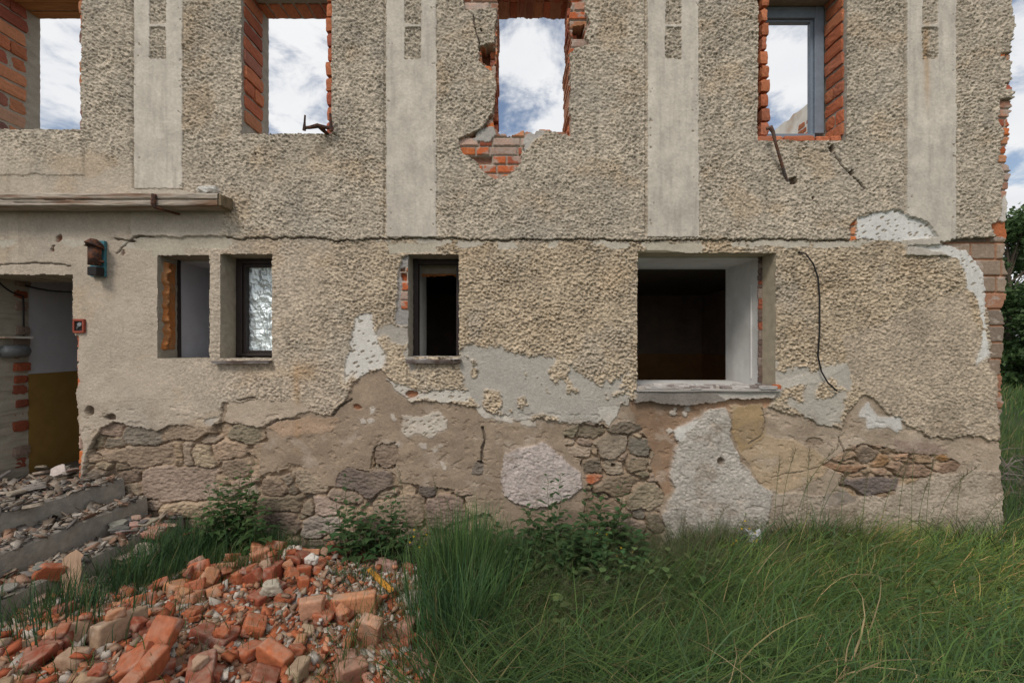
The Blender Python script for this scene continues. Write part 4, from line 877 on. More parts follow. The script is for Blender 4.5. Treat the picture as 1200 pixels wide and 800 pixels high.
# fill of the landing and treads
fill = MB()
fillc = mat('step_fill', (0.20, 0.165, 0.13), var=0.5, scale=30, bump=0.9, bscale=60, bdist=0.012, col2=(0.30, 0.27, 0.24), c2scale=14)
for k, (x1, x0, z) in enumerate(STEPS):
    a1 = (STEPS[k-1][0] if k else -6.0); a0 = (STEPS[k-1][1] if k else -6.0); yb = (SY0, SY0, 2.25, 2.75)[k]
    xa = a0+(a1-a0)*(yb-SY0)/(SY1-SY0); xb = x0+(x1-x0)*(yb-SY0)/(SY1-SY0)
    bm = fill.bm; zf = z-0.03
    vs = [bm.verts.new(p) for p in ((xa-.02, yb+.005, -.05), (xb-.12, yb+.005, -.05), (x1-.12, SY1-.003, -.05), (a1-.02, SY1-.003, -.05), (xa-.02, yb+.005, zf), (xb-.12, yb+.005, zf), (x1-.12, SY1-.003, zf), (a1-.02, SY1-.003, zf))]
    for f in ((4, 5, 6, 7), (0, 1, 5, 4), (1, 2, 6, 5), (2, 3, 7, 6), (3, 0, 4, 7)): bm.faces.new([vs[i] for i in f])
o = fill.build('tread_fill', fillc); o.parent = st; o.matrix_parent_inverse = Matrix.Translation((3.0, -2.9, 0))

# ---- broken pieces: a gridded block trimmed by random break planes
def block_mesh(name, dims, ncut, r, cutmin=0.35, cutmax=0.9, rough=0.004, edge=0.0028, step=0.013, hollow=False):
    lx_, ly_, lz_ = dims; n = [max(2, int(d/step)) for d in dims]; pts = {}; faces = []
    def vid(i, j, k):
        if (i, j, k) not in pts: pts[(i, j, k)] = len(pts)
        return pts[(i, j, k)]
    for ax_ in range(3):
        u, v = [(1, 2), (2, 0), (0, 1)][ax_]
        for sgn in (0, 1):
            for a in range(n[u]):
                for b_ in range(n[v]):
                    q = []
                    for da, db in ((0, 0), (1, 0), (1, 1), (0, 1)):
                        c = [0, 0, 0]; c[ax_] = n[ax_]*sgn; c[u] = a+da; c[v] = b_+db; q.append(vid(*c))
                    faces.append(q if sgn else q[::-1])
    P = np.array(list(pts.keys()), float)/np.array(n)-0.5
    k = (np.abs(P) > 0.499).sum(1)
    P = P*np.array(dims)
    t = np.ones(len(P)); hl = np.array(dims)/2
    for _ in range(ncut):
        d = np.array([r.gauss(0, 1), r.gauss(0, 1), r.gauss(0, 0.6)])
        if r.random() < 0.5: d = np.array([r.choice([-1, 1])*1.0, r.gauss(0, .45), r.gauss(0, .35)])
        d /= np.linalg.norm(d); c = np.abs(d)@hl*r.uniform(cutmin, cutmax)
        pr = P@d; t = np.where(pr > 1e-6, np.minimum(t, c/np.maximum(pr, 1e-6)), t)
    cutm = t < 0.999
    P = P*t[:, None]
    o = r.uniform(0, 90)
    nz = fbm(P[:, 0]*28+o+P[:, 2]*13, P[:, 1]*28+P[:, 2]*19, 160, 3)
    L_ = np.linalg.norm(P, axis=1)[:, None]+1e-6
    P = P*(1-(edge*np.array([0, 0, 1.0, 1.9])[k]*(0.4+4*np.maximum(0, nz)))[:, None]/L_)
    P = P+P/L_*(nz*rough*(1+1.2*cutm))[:, None]
    P = P-P.mean(0)
    me = np_mesh(name, P, np.array(faces), None, False)
    return me, P
rr = random.Random(11)
BR = []      # (mesh, verts, size word)
for i in range(5): BR.append((*block_mesh('brick', (0.25*rr.uniform(.92, 1.05), 0.12, 0.066), 1, rr, 0.86, 0.98), 'whole'))
for i in range(8): BR.append((*block_mesh('brick', (0.17*rr.uniform(.8, 1.1), 0.12*rr.uniform(.9, 1), 0.066), 2, rr, 0.6, 0.92), 'half'))
for i in range(12): BR.append((*block_mesh('brick', (0.12*rr.uniform(.8, 1.2), 0.095*rr.uniform(.8, 1.1), 0.065*rr.uniform(.8, 1)), 4, rr, 0.45, 0.85, 0.006, 0.002, 0.011), 'broken'))
for i in range(8): BR.append((*block_mesh('brick', (0.075*rr.uniform(.8, 1.2), 0.06*rr.uniform(.8, 1.1), 0.045*rr.uniform(.8, 1)), 5, rr, 0.4, 0.8, 0.005, 0.001, 0.009), 'small'))
MO = [(*block_mesh('mortar_lump', (0.15*rr.uniform(.8, 1.3), 0.11*rr.uniform(.8, 1.1), 0.09), 8, rr, 0.4, 0.75, 0.010, 0.003), 'lump') for i in range(5)]
FL = [(*block_mesh('flake', (0.15*rr.uniform(.6, 1.3), 0.095*rr.uniform(.6, 1.3), rr.uniform(.010, .024)), 5, rr, 0.45, 0.8, 0.0035, 0.002, 0.012), 'flake') for i in range(14)]
for q in FL: q[0].name = 'flake'
for q in BR[:25]: q[0].materials.append(M['rubble'])
for q in BR[25:]: q[0].materials.append(M['rubble'])
for q in MO+FL: q[0].materials.append(M['flake'])
def settle(pr, x, y, yaw, pose, tilt=(0, 0), col=(1, 1, 1), name='brick', perc=56, sink=0.0, z=None, scale=1.0):
    me, P, _ = pr
    e0 = {'flat': Euler((0, 0, 0)), 'edge': Euler((R(90), 0, 0)), 'end': Euler((0, R(80), 0))}[pose].to_matrix()
    rz = Matrix.Rotation(yaw, 3, 'Z')
    if tilt is None:
        e = 0.09
        j, i = hm_idx(np.array([x-e, x+e, x, x]), np.array([y, y, y-e, y+e])); hh = HM[j, i]
        nrm = Vector((-(hh[1]-hh[0])/(2*e), -(hh[3]-hh[2])/(2*e), 1)); nrm.x = max(-.7, min(.7, nrm.x)); nrm.y = max(-.7, min(.7, nrm.y))
        tl = Vector((0, 0, 1)).rotation_difference(nrm.normalized()).to_matrix()
    else: tl = Euler((tilt[0], tilt[1], 0)).to_matrix()
    Rm = tl @ rz @ e0
    Q = P @ np.array(Rm).T*scale
    qx, qy, qz = Q[:, 0]+x, Q[:, 1]+y, Q[:, 2]
    j, i = hm_idx(qx, qy); lowm = qz < np.median(qz)
    zo = np.percentile((HM[j, i]-qz)[lowm], perc)-sink if z is None else z
    np.maximum.at(HM, (j, i), qz+zo)
    o = bpy.data.objects.new(name, me); COLL.objects.link(o)
    o.matrix_world = Matrix.Translation((x, y, zo)) @ Rm.to_4x4() @ Matrix.Scale(scale, 4); o.color = (*col, 1)
    return o
def gpt(px, py, z): Y = 522*(CAMZ-z)/(py-400.0); return (px-600)/522*Y, Y
PALB = [('orange red', (0.37, 0.112, 0.052), 7), ('pale orange', (0.44, 0.205, 0.11), 3), ('dusty pink', (0.37, 0.19, 0.135), 1.6), ('dark red', (0.25, 0.07, 0.04), 4), ('tan', (0.34, 0.235, 0.155), 1.6)]
PN = {a: b for a, b, c in PALB}
RG = random.Random(5)
bricks_out = []
def polyin(x, y, P): return bool(inpoly(np.array([x]), np.array([y]), P)[0])
def jc(c): f = RG.uniform(.85, 1.15); return tuple(min(.9, a*f*RG.uniform(.95, 1.05)) for a in c)
cnt_ = 0
spots = []
while len(spots) < 285:
    x, y = RG.uniform(-3.3, -.25), RG.uniform(1.45, 3.42)
    if not polyin(x+RG.gauss(0, .07), y+RG.gauss(0, .07), HEAP): continue
    if x > -1.0 and y > 2.75 and RG.random() < .8: continue
    if x < -2.4 and y > 2.2 and RG.random() < .35: continue
    u = RG.random()
    edge_near = (x > -0.75 and u > 0)
    kind = 'whole' if u < .06 else 'half' if u < .20 else 'broken' if u < .60 else 'small'
    if edge_near and u < .36: kind = 'broken'
    spots.append((kind, x, y))
spots.sort(key=lambda q: {'whole': 1, 'half': 1, 'broken': 1, 'small': 2}[q[0]]+RG.random()*1.2)
for kind, x, y in spots:
    pr = RG.choice([q for q in BR if q[2] == kind])
    cn_ = RG.choices([p[0] for p in PALB], [p[2]*(1.8 if p[0] == 'orange red' and x > -1.4 else 1) for p in PALB])[0]
    pose = RG.choices(['flat', 'edge', 'end'], [6, 2.5, 1])[0] if kind != 'small' else 'flat'
    o = settle(pr, x, y, R(35)+RG.gauss(0, .9), pose, None, jc(PN[cn_]), scale=RG.uniform(.74, 1.02))
    o.matrix_world = o.matrix_world @ Euler((RG.gauss(0, .13), RG.gauss(0, .13), 0)).to_matrix().to_4x4()
    bricks_out.append((o, kind, cn_, pose))
# pieces one can name
def named(pr, px, py, z, yaw, pose, col, name, label, cat, group=None, tilt=(0, 0), scale=1.0, perc=50):
    x, y = gpt(px, py, z); o = settle(pr, x, y, R(yaw), pose, tilt, col, name, perc, scale=scale)
    return tag(o, label, cat, group)
GB = 'bricks of the rubble heap'
named(BR[0], 416, 703, .14, 8, 'edge', (0.50, 0.235, 0.125), 'brick', 'clean pale orange whole brick lying across the heap below the yellow stake', 'brick', GB, (.05, -.05))
named(BR[8], 453, 657, .08, 12, 'flat', (0.36, 0.20, 0.17), 'brick', 'pinkish brick with lime smears on bare lime dust above the yellow stake', 'brick', GB, scale=1.1)
named(BR[9], 434, 735, .12, 80, 'end', (0.50, 0.27, 0.17), 'brick', 'pale upright brick end below the clean whole brick', 'brick', GB, (.1, .2))
named(BR[6], 365, 711, .16, 15, 'edge', (0.46, 0.25, 0.16), 'brick', 'pale square cut half brick left of the clean whole brick', 'brick', GB)
named(BR[7], 322, 748, .26, -20, 'edge', (0.40, 0.13, 0.06), 'brick', 'big dark orange half brick in the middle of the heap front', 'brick', GB, (.2, .2))
named(MO[0], 343, 652, .13, 30, 'flat', (0.56, 0.49, 0.42), 'mortar_lump', 'large whitish mortar lump on top of the heap at its back', 'mortar lump', None, (.3, -.4), 1.25)
named(MO[1], 366, 668, .15, 70, 'flat', (0.60, 0.56, 0.50), 'mortar_lump', 'small white mortar lump right of the large whitish one', 'mortar lump', None, (.2, 0), .6)
named(MO[2], 318, 693, .2, 20, 'flat', (0.40, 0.36, 0.29), 'mortar_lump', 'greenish grey mortar lump amid pale bricks near the heap top', 'mortar lump', None, (.1, .1), .8)
named(MO[3], 482, 705, .05, 20, 'flat', (0.38, 0.35, 0.28), 'mortar_lump', 'greyish mortar lump at the foot of the tall grass', 'mortar lump', None, (.1, .1), .95)
named(MO[4], 344, 787, .24, 60, 'flat', (0.55, 0.50, 0.45), 'mortar_lump', 'pale mortar lump at the front edge of the heap', 'mortar lump', None, (.3, .1), .7)
named(FL[2], 352, 688, .2, 20, 'flat', (0.19, 0.18, 0.18), 'slate_flake', 'upper of two dark grey slate flakes on the heap', 'slate flake', 'slate flakes on the heap', (.15, .1))
named(FL[5], 360, 697, .2, -10, 'flat', (0.17, 0.165, 0.17), 'slate_flake', 'lower of two dark grey slate flakes on the heap', 'slate flake', 'slate flakes on the heap', (.1, -.1))
slabm, slabP = block_mesh('red_slab', (0.30, 0.17, 0.055), 3, rr, .75, .95, .006, .008)
slabm.materials.append(M['rubble'])
x, y = -2.70, 3.28; o = settle((slabm, slabP, ''), x, y, R(5), 'flat', (0.0, 0.10), (0.40, 0.19, 0.145), 'brick_slab'); tag(o, 'broad reddish brick slab lying on the third step near the wall', 'slab')
sm2, sp2 = block_mesh('stone_slab', (0.48, 0.14, 0.05), 3, rr, .8, .95, .008, .008); sm2.materials.append(M['flake'])
for (px, py, z, yw, c, lb) in ((188, 655, .08, 62, (0.20, 0.17, 0.115), 'mossy grey kerb slab sunk in grass below the third step'), (205, 668, .05, 50, (0.19, 0.185, 0.165), 'light grey slab slanting in grass at the foot of the steps')):
    x, y = gpt(px, py, z); o = settle((sm2, sp2, ''), x, y, R(yw), 'flat', (.05, .15), c, 'stone_slab'); tag(o, lb, 'slab', 'slabs in the grass')
# yellow stake, split board on the step
k = MB(); a, b_ = gpt(432, 660, .10), gpt(456, 693, .10)
d = Vector((b_[0]-a[0], b_[1]-a[1], 0)); L0 = d.length
k.box(-L0/2, L0/2-.06, -.017, .017, -.009, .009, bev=.003, jit=.002).box(L0/2-.062, L0/2+.03, -.014, .018, -.010, .006, bev=.003, jit=.004)
o = k.build('yellow_stake', M['stake']); cx0, cy0 = (a[0]+b_[0])/2, (a[1]+b_[1])/2
j, i = hm_idx(np.array([cx0]), np.array([cy0])); o.location = (cx0, cy0, float(HM[j, i][0])+.045); o.rotation_euler = (0.1, R(-8), math.atan2(d.y, d.x)); tag(o, 'broken bright yellow wooden stake lying on the heap by the tall grass', 'stake')
k = MB(); bm = k.bm
pr_ = [(-.028, 0), (.012, .0), (.014, .025), (.040, .027), (.045, .14), (.036, .20), (.046, .225), (.012, .26), (-.02, .245), (-.045, .22), (-.04, .1)]
f0 = [bm.verts.new((p[0], 0, p[1])) for p in pr_]; f1 = [bm.verts.new((p[0], .018, p[1])) for p in pr_]
bm.faces.new(f0); bm.faces.new(f1[::-1])
for i in range(len(pr_)): bm.faces.new((f0[i], f0[(i+1) % len(pr_)], f1[(i+1) % len(pr_)], f1[i]))
o = k.build('split_board', M['newwood']); o.location = (-2.63, 2.64, .135); o.rotation_euler = (R(-12), R(4), R(38)); tag(o, 'splintered pale pink board leaning upright against the third step', 'board')

# ---- plaster and slate debris over landing and treads
flakes_out = []
PALF = [('grey', (0.235, 0.215, 0.19), 5), ('beige', (0.31, 0.262, 0.205), 5), ('dark grey', (0.14, 0.13, 0.125), 3), ('whitish', (0.45, 0.41, 0.36), 2), ('pinkish', (0.36, 0.25, 0.20), 2), ('brick red', (0.36, 0.125, 0.06), 1)]
def flake_at(x, y, where, sc=1.0):
    cn_, c, _ = RG.choices(PALF, [p[2] for p in PALF])[0]
    big_ = RG.random() < .25
    pr = RG.choice(FL+MO[:2]) if RG.random() < .12 else RG.choice(FL)
    s_ = sc*(RG.uniform(1.0, 1.5) if big_ else RG.uniform(.45, .95))
    if pr in MO: s_ *= .6
    o = settle(pr, x, y, RG.uniform(0, 6.28), 'flat', (RG.gauss(0, .14), RG.gauss(0, .14)), jc(c), 'debris_flake', 70, scale=s_)
    flakes_out.append((o, 'large' if big_ else 'small', cn_, where))
for _ in range(165):
    y = RG.uniform(2.45, 3.54); x = RG.uniform(-4.9, stx(0, y)-.03)
    if x < -4.3 and RG.random() < .4: continue
    flake_at(x, y, 'on the top landing', 1.0)
for k, n_, w_ in ((1, 36, 'on the second step'), (2, 34, 'on the third step'), (3, 22, 'on the lowest step')):
    for _ in range(n_):
        y = RG.uniform(2.3, 3.52); a, b_ = stx(k-1, y), stx(k, y); flake_at(RG.uniform(a+.04, b_-.03), y, w_, .75)
for _ in range(16):
    x, y = RG.uniform(-4.3, -3.6), RG.uniform(3.62, 4.3); o = None
    o = bpy.data.objects.new('debris_flake', RG.choice(FL)[0]); COLL.objects.link(o); cn_, c, _ = RG.choices(PALF, [p[2] for p in PALF])[0]; o.color = (*jc(c), 1)
    o.location = (x, y, .455+RG.uniform(0, .09)); o.rotation_euler = (RG.gauss(0, .3), RG.gauss(0, .3), RG.uniform(0, 6)); flakes_out.append((o, 'large', cn_, 'inside the doorway'))

# ---- labels of the loose pieces: say what sets each apart
bpy.context.view_layer.update()
def ppos(o):
    c = o.matrix_world.translation; return 600+522*c.x/c.y, 400-522*(c.z-CAMZ)/c.y
def spread(items, base_of, group, cat):
    by = {}
    for it in items: by.setdefault(base_of(it), []).append(it[0])
    for lb, os_ in by.items():
        os_.sort(key=lambda o: ppos(o)[0]); n = len(os_)
        for q, o in enumerate(os_):
            if n == 1: l_ = lb
            elif n == 2: l_ = ('left of two: ', 'right of two: ')[q]+lb
            elif n == 3: l_ = ('leftmost of three: ', 'middle of three: ', 'rightmost of three: ')[q]+lb
            else:
                l_ = ('first', 'second', 'third', 'fourth', 'fifth', 'sixth', 'seventh', 'eighth', 'ninth', 'tenth', 'eleventh', 'twelfth')[min(q, 11)]+' from left: '+lb
            tag(o, l_, cat, group)
def bplace(o):
    c = o.matrix_world.translation
    if c.x < -2.3: return 'below the steps'
    if c.y > 2.95: return 'at the heap back'
    if c.x > -0.95: return 'near the tall grass'
    if c.y < 1.95: return 'at the heap front'
    return 'on the heap left half' if c.x < -1.6 else 'on the heap right half'
PW = {'flat': 'lying', 'edge': 'on edge', 'end': 'on end'}; KW = {'whole': 'whole brick', 'half': 'half brick', 'broken': 'brick piece', 'small': 'small brick bit'}
spread(bricks_out, lambda it: f"{it[2]} {KW[it[1]]} {PW[it[3]]} {bplace(it[0])}", GB, 'brick')
def fplace(it):
    o, w_ = it[0], it[3]; c = o.matrix_world.translation
    return w_+(' by the wall' if c.y > 3.22 else ' midway along' if c.y > 2.8 else ' at its open end') if 'door' not in w_ else w_
spread(flakes_out, lambda it: f"{it[1]} {it[2]} debris flake {fplace(it)}", 'debris flakes on the steps', 'debris flake')

# ---- crumbs: chips of brick, mortar and grit
def step_floor(x, y):
    z = gz(x, y)
    for k, q in enumerate(STEPS):
        xl = stx(k-1, y) if k else -6.0
        z = np.where((x <= stx(k, y)) & (x > xl) & (y > 2.15), q[2]-.03, z)
    return z
def chips(name, n, sampler, pal, smin, smax, seed, clear=0.05, floor_of=gz, flat=1.0):
    r = np.random.default_rng(seed); x, y = sampler(r, n)
    j, i = hm_idx(x, y); kp = (HM[j, i]-floor_of(x, y)) < clear; x, y = x[kp], y[kp]; n = len(x)
    base = np.array([[a, b, c] for c in (-.55, .55) for b in (-.75, .75) for a in (-1, 1)], float); fc = np.array([[0, 2, 3, 1], [4, 5, 7, 6], [0, 1, 5, 4], [2, 6, 7, 3], [1, 3, 7, 5], [0, 4, 6, 2]])
    s = smin+(smax-smin)*r.random(n)**3
    j, i = hm_idx(x, y); z = HM[j, i]
    Vv = base[None]*np.array([1, 1, flat])*(s[:, None, None])*(0.55+.6*r.random((n, 1, 3)))+r.normal(0, .17, (n, 8, 3))*s[:, None, None]
    tx_ = r.normal(0, .45, (n, 1)); ty_ = r.normal(0, .45, (n, 1)); Vv[..., 2] += Vv[..., 0]*tx_+Vv[..., 1]*ty_
    a = r.uniform(0, 6.28, n); ca, sa = np.cos(a)[:, None], np.sin(a)[:, None]
    X = Vv[..., 0]*ca-Vv[..., 1]*sa+x[:, None]; Y = Vv[..., 0]*sa+Vv[..., 1]*ca+y[:, None]; Z = Vv[..., 2]+(z+s*.25)[:, None]
    pal = np.array(pal); c = pal[r.integers(0, len(pal), n)]*r.uniform(.75, 1.25, (n, 1))
    o = new_obj(name, np_mesh(name, np.stack([X, Y, Z], -1).reshape(-1, 3), (fc[None]+np.arange(n)[:, None, None]*8).reshape(-1, 4), np.repeat(c, 8, 0), False), M['chip'])
    return tag(o, kind='stuff')
def s_heap(r, n):
    x = r.uniform(-3.3, -.22, n); y = r.uniform(1.45, 3.44, n); m = inpoly(x+r.normal(0, .05, n), y+r.normal(0, .05, n), HEAP); return x[m], y[m]
chips('brick_rubble', 26000, s_heap, [(0.40, 0.13, 0.06), (0.34, 0.10, 0.05), (0.46, 0.22, 0.13), (0.38, 0.33, 0.28), (0.30, 0.2, 0.14), (0.42, 0.38, 0.33), (0.36, 0.12, 0.06), (0.28, 0.16, 0.1), (0.3, 0.2, 0.14), (0.46, 0.41, 0.35), (0.33, 0.25, 0.18)], .002, .027, 21, 0.045)
def s_steps(r, n):
    y = r.uniform(2.2, 3.56, n); x = r.uniform(-5.2, -2.45, n); return x, y
chips('step_debris', 14000, s_steps, [(0.22, 0.195, 0.17), (0.29, 0.24, 0.19), (0.15, 0.135, 0.125), (0.38, 0.34, 0.29), (0.27, 0.17, 0.12), (0.2, 0.16, 0.125)], .002, .036, 22, 0.05, step_floor, .35)
def s_lime(r, n):
    x = r.normal(-.82, .16, n); y = r.normal(2.93, .2, n); return x, np.minimum(y, 3.5)
chips('mortar_rubble', 2200, s_lime, [(0.50, 0.44, 0.38), (0.42, 0.36, 0.30), (0.55, 0.5, 0.45), (0.33, 0.27, 0.22)], .003, .018, 23)
def s_foot(r, n):
    x = r.uniform(-2.6, -1.0, n); y = r.uniform(2.9, 3.55, n); return x, y
chips('foot_gravel', 1800, s_foot, [(0.2, 0.17, 0.14), (0.26, 0.22, 0.18), (0.3, 0.13, 0.08), (0.15, 0.13, 0.11)], .004, .022, 24)
# ================================================================== VEGETATION
def blades(name, x, y, ln, az, t0, t1, wd, col, seed, n=6, z=None, kind='stuff', m=None, tipw=0.12):
    """grass blades as bent ribbons: az lean direction, t0/t1 lean from vertical at root and tip"""
    r = np.random.default_rng(seed); N_ = len(x)
    z0 = gz(x, y) if z is None else z
    u = np.linspace(0, 1, n); th = t0[:, None]+(t1-t0)[:, None]*u[None]**1.3
    ds = ln[:, None]/(n-1)
    hx = np.cumsum(np.concatenate([np.zeros((N_, 1)), np.sin(th[:, :-1])*ds], 1), 1); hz = np.cumsum(np.concatenate([np.zeros((N_, 1)), np.cos(th[:, :-1])*ds], 1), 1)
    az2 = az[:, None]+r.normal(0, .5, (N_, 1))*u[None]**2
    cx = x[:, None]+hx*np.cos(az2); cy = y[:, None]+hx*np.sin(az2); cz = z0[:, None]+hz
    w = (wd[:, None]*np.clip(1-u[None]**2.2, tipw, 1))*0.5
    tw = az+np.pi/2+r.normal(0, .7, N_)
    wx, wy = np.cos(tw)[:, None]*w, np.sin(tw)[:, None]*w
    fl = gz(cx, cy)+0.004; cz = np.maximum(cz, fl)
    cy = np.minimum(cy, np.where((cx < 4.0) & (y[:, None] < 3.6), 3.565, 99))
    A = np.stack([cx-wx, cy-wy, cz], -1); B = np.stack([cx+wx, cy+wy, cz+w*.3], -1)
    V_ = np.stack([A, B], 2).reshape(N_, 2*n, 3)
    base = np.array([[2*i, 2*i+1, 2*i+3, 2*i+2] for i in range(n-1)])
    F_ = (base[None]+np.arange(N_)[:, None, None]*2*n).reshape(-1, 4)
    cc = np.repeat(col[:, None], 2*n, 1).reshape(-1, 3)
    o = new_obj(name, np_mesh(name, V_.reshape(-1, 3), F_, cc, True), m or M['grass'])
    if kind: tag(o, kind=kind)
    return o
GREEN = np.array([[0.050, 0.098, 0.026], [0.065, 0.115, 0.030], [0.040, 0.082, 0.028], [0.085, 0.125, 0.036], [0.055, 0.095, 0.040]])
DRY = np.array([[0.22, 0.185, 0.085], [0.16, 0.145, 0.06], [0.26, 0.20, 0.11]])
def gcols(r, n, dry=0.05, tone=1.0, blue=0.0):
    c = GREEN[r.integers(0, len(GREEN), n)]*r.uniform(.7, 1.3, (n, 1))*tone
    c = c*np.array([1-blue*.35, 1-blue*.06, 1+blue*.6])
    d = r.random(n) < dry; c[d] = DRY[r.integers(0, len(DRY), d.sum())]*r.uniform(.7, 1.2, (d.sum(), 1)); return c
r = np.random.default_rng(77)
# meadow under the front, combed over to the right
def meadow(name, n, x0, x1, y0, y1, l0, l1, w0, w1, dry, seed, lean=1.0, dens=None, tone=1.0):
    r = np.random.default_rng(seed); x = r.uniform(x0, x1, n); y = r.uniform(y0, y1, n)
    if dens is not None: k = r.random(n) < dens(x, y); x, y = x[k], y[k]
    n = len(x); f = fbm(x*1.3, y*1.3, 200, 3); f2 = pn(x*3.1, y*3.1, 206)
    tone = tone*(0.95+0.75*sstep(.6, 2.6, x+.5*f))*1.15; az = -0.5+1.6*f+r.normal(0, .55, n); t0 = np.abs(r.normal(.18, .15, n)); t1 = np.clip(lean*(1.15+.8*f2)+r.normal(0, .35, n), .2, 2.3)
    ln = r.uniform(l0, l1, n)*(1+.35*f2); ln = ln*(1+sstep(2.9, 3.3, y)*(.95*pn(x*2.3, y*0, 209)+.25*pn(x*7, y*0, 210)-.05-.45*np.exp(-((x-1.25)/.22)**2))); t1 = t1+.5*sstep(1.2, 2.4, x)*sstep(3.3, 2.9, y)
    yl = sstep(.5, 2.8, x)[:, None]*np.array([.35, .10, -.05])+1
    blades(name, x, y, ln, az, t0, t1, r.uniform(w0, w1, n), gcols(r, n, dry)*(tone*(1+.8*pn(x*1.1, y*1.1, 208)))[:, None]*yl, seed)
lefted = lambda x, y: sstep(-.45, .0, x+0.1*pn(y*4, x*4, 211)-0.12*(y-2.2))
nearwall = lambda x, y: lefted(x, y)*(1-.8*sstep(3.0, 3.25, y)*sstep(1.15, .75, x))
meadow('meadow_grass', 52000, -.6, 6.2, 1.15, 3.55, .16, .42, .0022, .0062, .10, 31, 1.15, nearwall, 1.3)
meadow('low_grass', 30000, -.5, 6.2, 1.15, 3.56, .05, .16, .002, .004, .10, 32, .8, lefted, 1.1)
# long grass flopped over the hump in front
def flop(name, n, x0, x1, y0, y1, seed, tone):
    r = np.random.default_rng(seed); x = r.uniform(x0, x1, n); y = y0+(y1-y0)*r.beta(1.2, 1.2, n)
    f = pn(x*1.8, y*1.8, 220); az = np.where(r.random(n) < .7, .25, 2.9)+.9*f+r.normal(0, .4, n)
    blades(name, x, y, r.uniform(.3, .72, n), az, r.uniform(.3, .9, n), r.uniform(1.5, 2.4, n), r.uniform(.003, .0095, n), gcols(r, n, .07)*tone, seed, 8)
flop('flopped_grass', 7000, .1, 3.2, 1.25, 2.1, 33, 1.3)
flop('flopped_grass', 3500, 1.0, 5.5, 2.0, 3.2, 35, 1.35)
flop('flopped_grass', 3500, -.35, .9, 1.3, 2.0, 34, 1.0)
r = np.random.default_rng(36); n = 1500; x = r.uniform(-.3, 5, n); y = r.uniform(1.4, 3.3, n)
blades('dry_thatch', x, y, r.uniform(.15, .5, n), r.uniform(0, 6.28, n), r.uniform(.6, 1.4, n), r.uniform(1.2, 2.2, n), r.uniform(.0015, .0035, n), DRY[r.integers(0, 3, n)]*r.uniform(.6, 1.3, (n, 1)), 37, 6)
# upright tuft at the edge of the rubble
def tuft(name, n, cx, cy, sx, sy, l0, l1, seed, tone=1.0, blue=.4, lean=.5, w=(.003, .006), label=None, dry=.03):
    r = np.random.default_rng(seed); x = r.normal(cx, sx, n); y = np.minimum(r.normal(cy, sy, n), 3.5)
    az = np.arctan2(y-cy, x-cx)+r.normal(0, .9, n)
    j, i = hm_idx(x, y); z = np.where((x > HX0) & (x < HX1) & (y > HY0) & (y < HY1), HM[j, i], gz(x, y))
    z = np.minimum(z, gz(x, y)+.12)
    o = blades(name, x, y, r.uniform(l0, l1, n)*(1-.3*np.hypot((x-cx)/(2*sx), (y-cy)/(2*sy)).clip(0, 1)), az, np.abs(r.normal(.06, .07, n)), np.abs(r.normal(lean, .35, n)), r.uniform(*w, n), gcols(r, n, dry, tone, blue), seed, 7, z, None)
    return o
def tuft_thing(label, group='grass tufts', **k):
    o = tuft('grass_tuft', **k); c = Vector((k['cx'], k['cy'], 0)); o.data.transform(Matrix.Translation(-c)); o.location = c
    return tag(o, label, 'grass tuft', group)
tuft_thing('tallest upright grass tuft at the right end of the rubble heap', n=1700, cx=-.30, cy=2.80, sx=.14, sy=.16, l0=.42, l1=.76, seed=41, tone=1.55, blue=.2, w=(.004, .008))
tuft_thing('tall grass tuft in front of the tallest tuft at the rubble edge', n=900, cx=-.26, cy=2.42, sx=.12, sy=.13, l0=.30, l1=.52, seed=42, lean=.8, tone=1.4, w=(.004, .008))
tuft_thing('dense dark grass tuft against the wall right of the tallest tuft', n=1000, cx=.08, cy=3.1, sx=.16, sy=.12, l0=.2, l1=.38, seed=43, lean=.9)
tuft_thing('grass tuft beside the big leafed weed below the stonework', n=800, cx=-2.28, cy=3.22, sx=.13, sy=.14, l0=.18, l1=.42, seed=44, lean=1.0, tone=1.15)
tuft_thing('grass tuft hanging over the end of the third step', n=420, cx=-2.42, cy=3.05, sx=.10, sy=.12, l0=.15, l1=.34, seed=45, lean=1.2, tone=1.1)
tuft_thing('thin grass tuft at the foot of the lowest step', n=420, cx=-2.33, cy=2.72, sx=.13, sy=.12, l0=.12, l1=.32, seed=46, lean=1.1)
tuft_thing('spiky grass tuft at the foot of the wall right of the big leafed weed', n=330, cx=-1.86, cy=3.38, sx=.10, sy=.06, l0=.12, l1=.3, seed=47, lean=1.3, tone=1.1)
tuft_thing('loose grass tuft in the lower left corner among bricks', n=150, cx=-2.12, cy=2.12, sx=.22, sy=.12, l0=.15, l1=.34, seed=48, lean=.7)
tuft_thing('grass tuft between the lowest step and the dark slab', n=260, cx=-2.5, cy=2.42, sx=.14, sy=.10, l0=.10, l1=.24, seed=49, lean=1.0)
tuft_thing('small grass tuft on the bare lime dust left of the yellow stake', n=160, cx=-1.0, cy=2.92, sx=.08, sy=.09, l0=.05, l1=.16, seed=50, lean=1.2)
tuft_thing('tall loose grass tuft against the wall near its right corner', n=700, cx=2.3, cy=3.4, sx=.28, sy=.08, l0=.25, l1=.52, seed=51, lean=1.3, blue=.15, dry=.08)
tuft_thing('grass tuft against the middle of the pale cement patch', n=400, cx=1.5, cy=3.42, sx=.22, sy=.06, l0=.2, l1=.4, seed=52, lean=1.1, blue=.1, dry=.15)
tuft_thing('grass tuft at the far right corner of the wall', n=600, cx=3.6, cy=3.3, sx=.25, sy=.12, l0=.25, l1=.5, seed=53, lean=1.3, blue=.1)
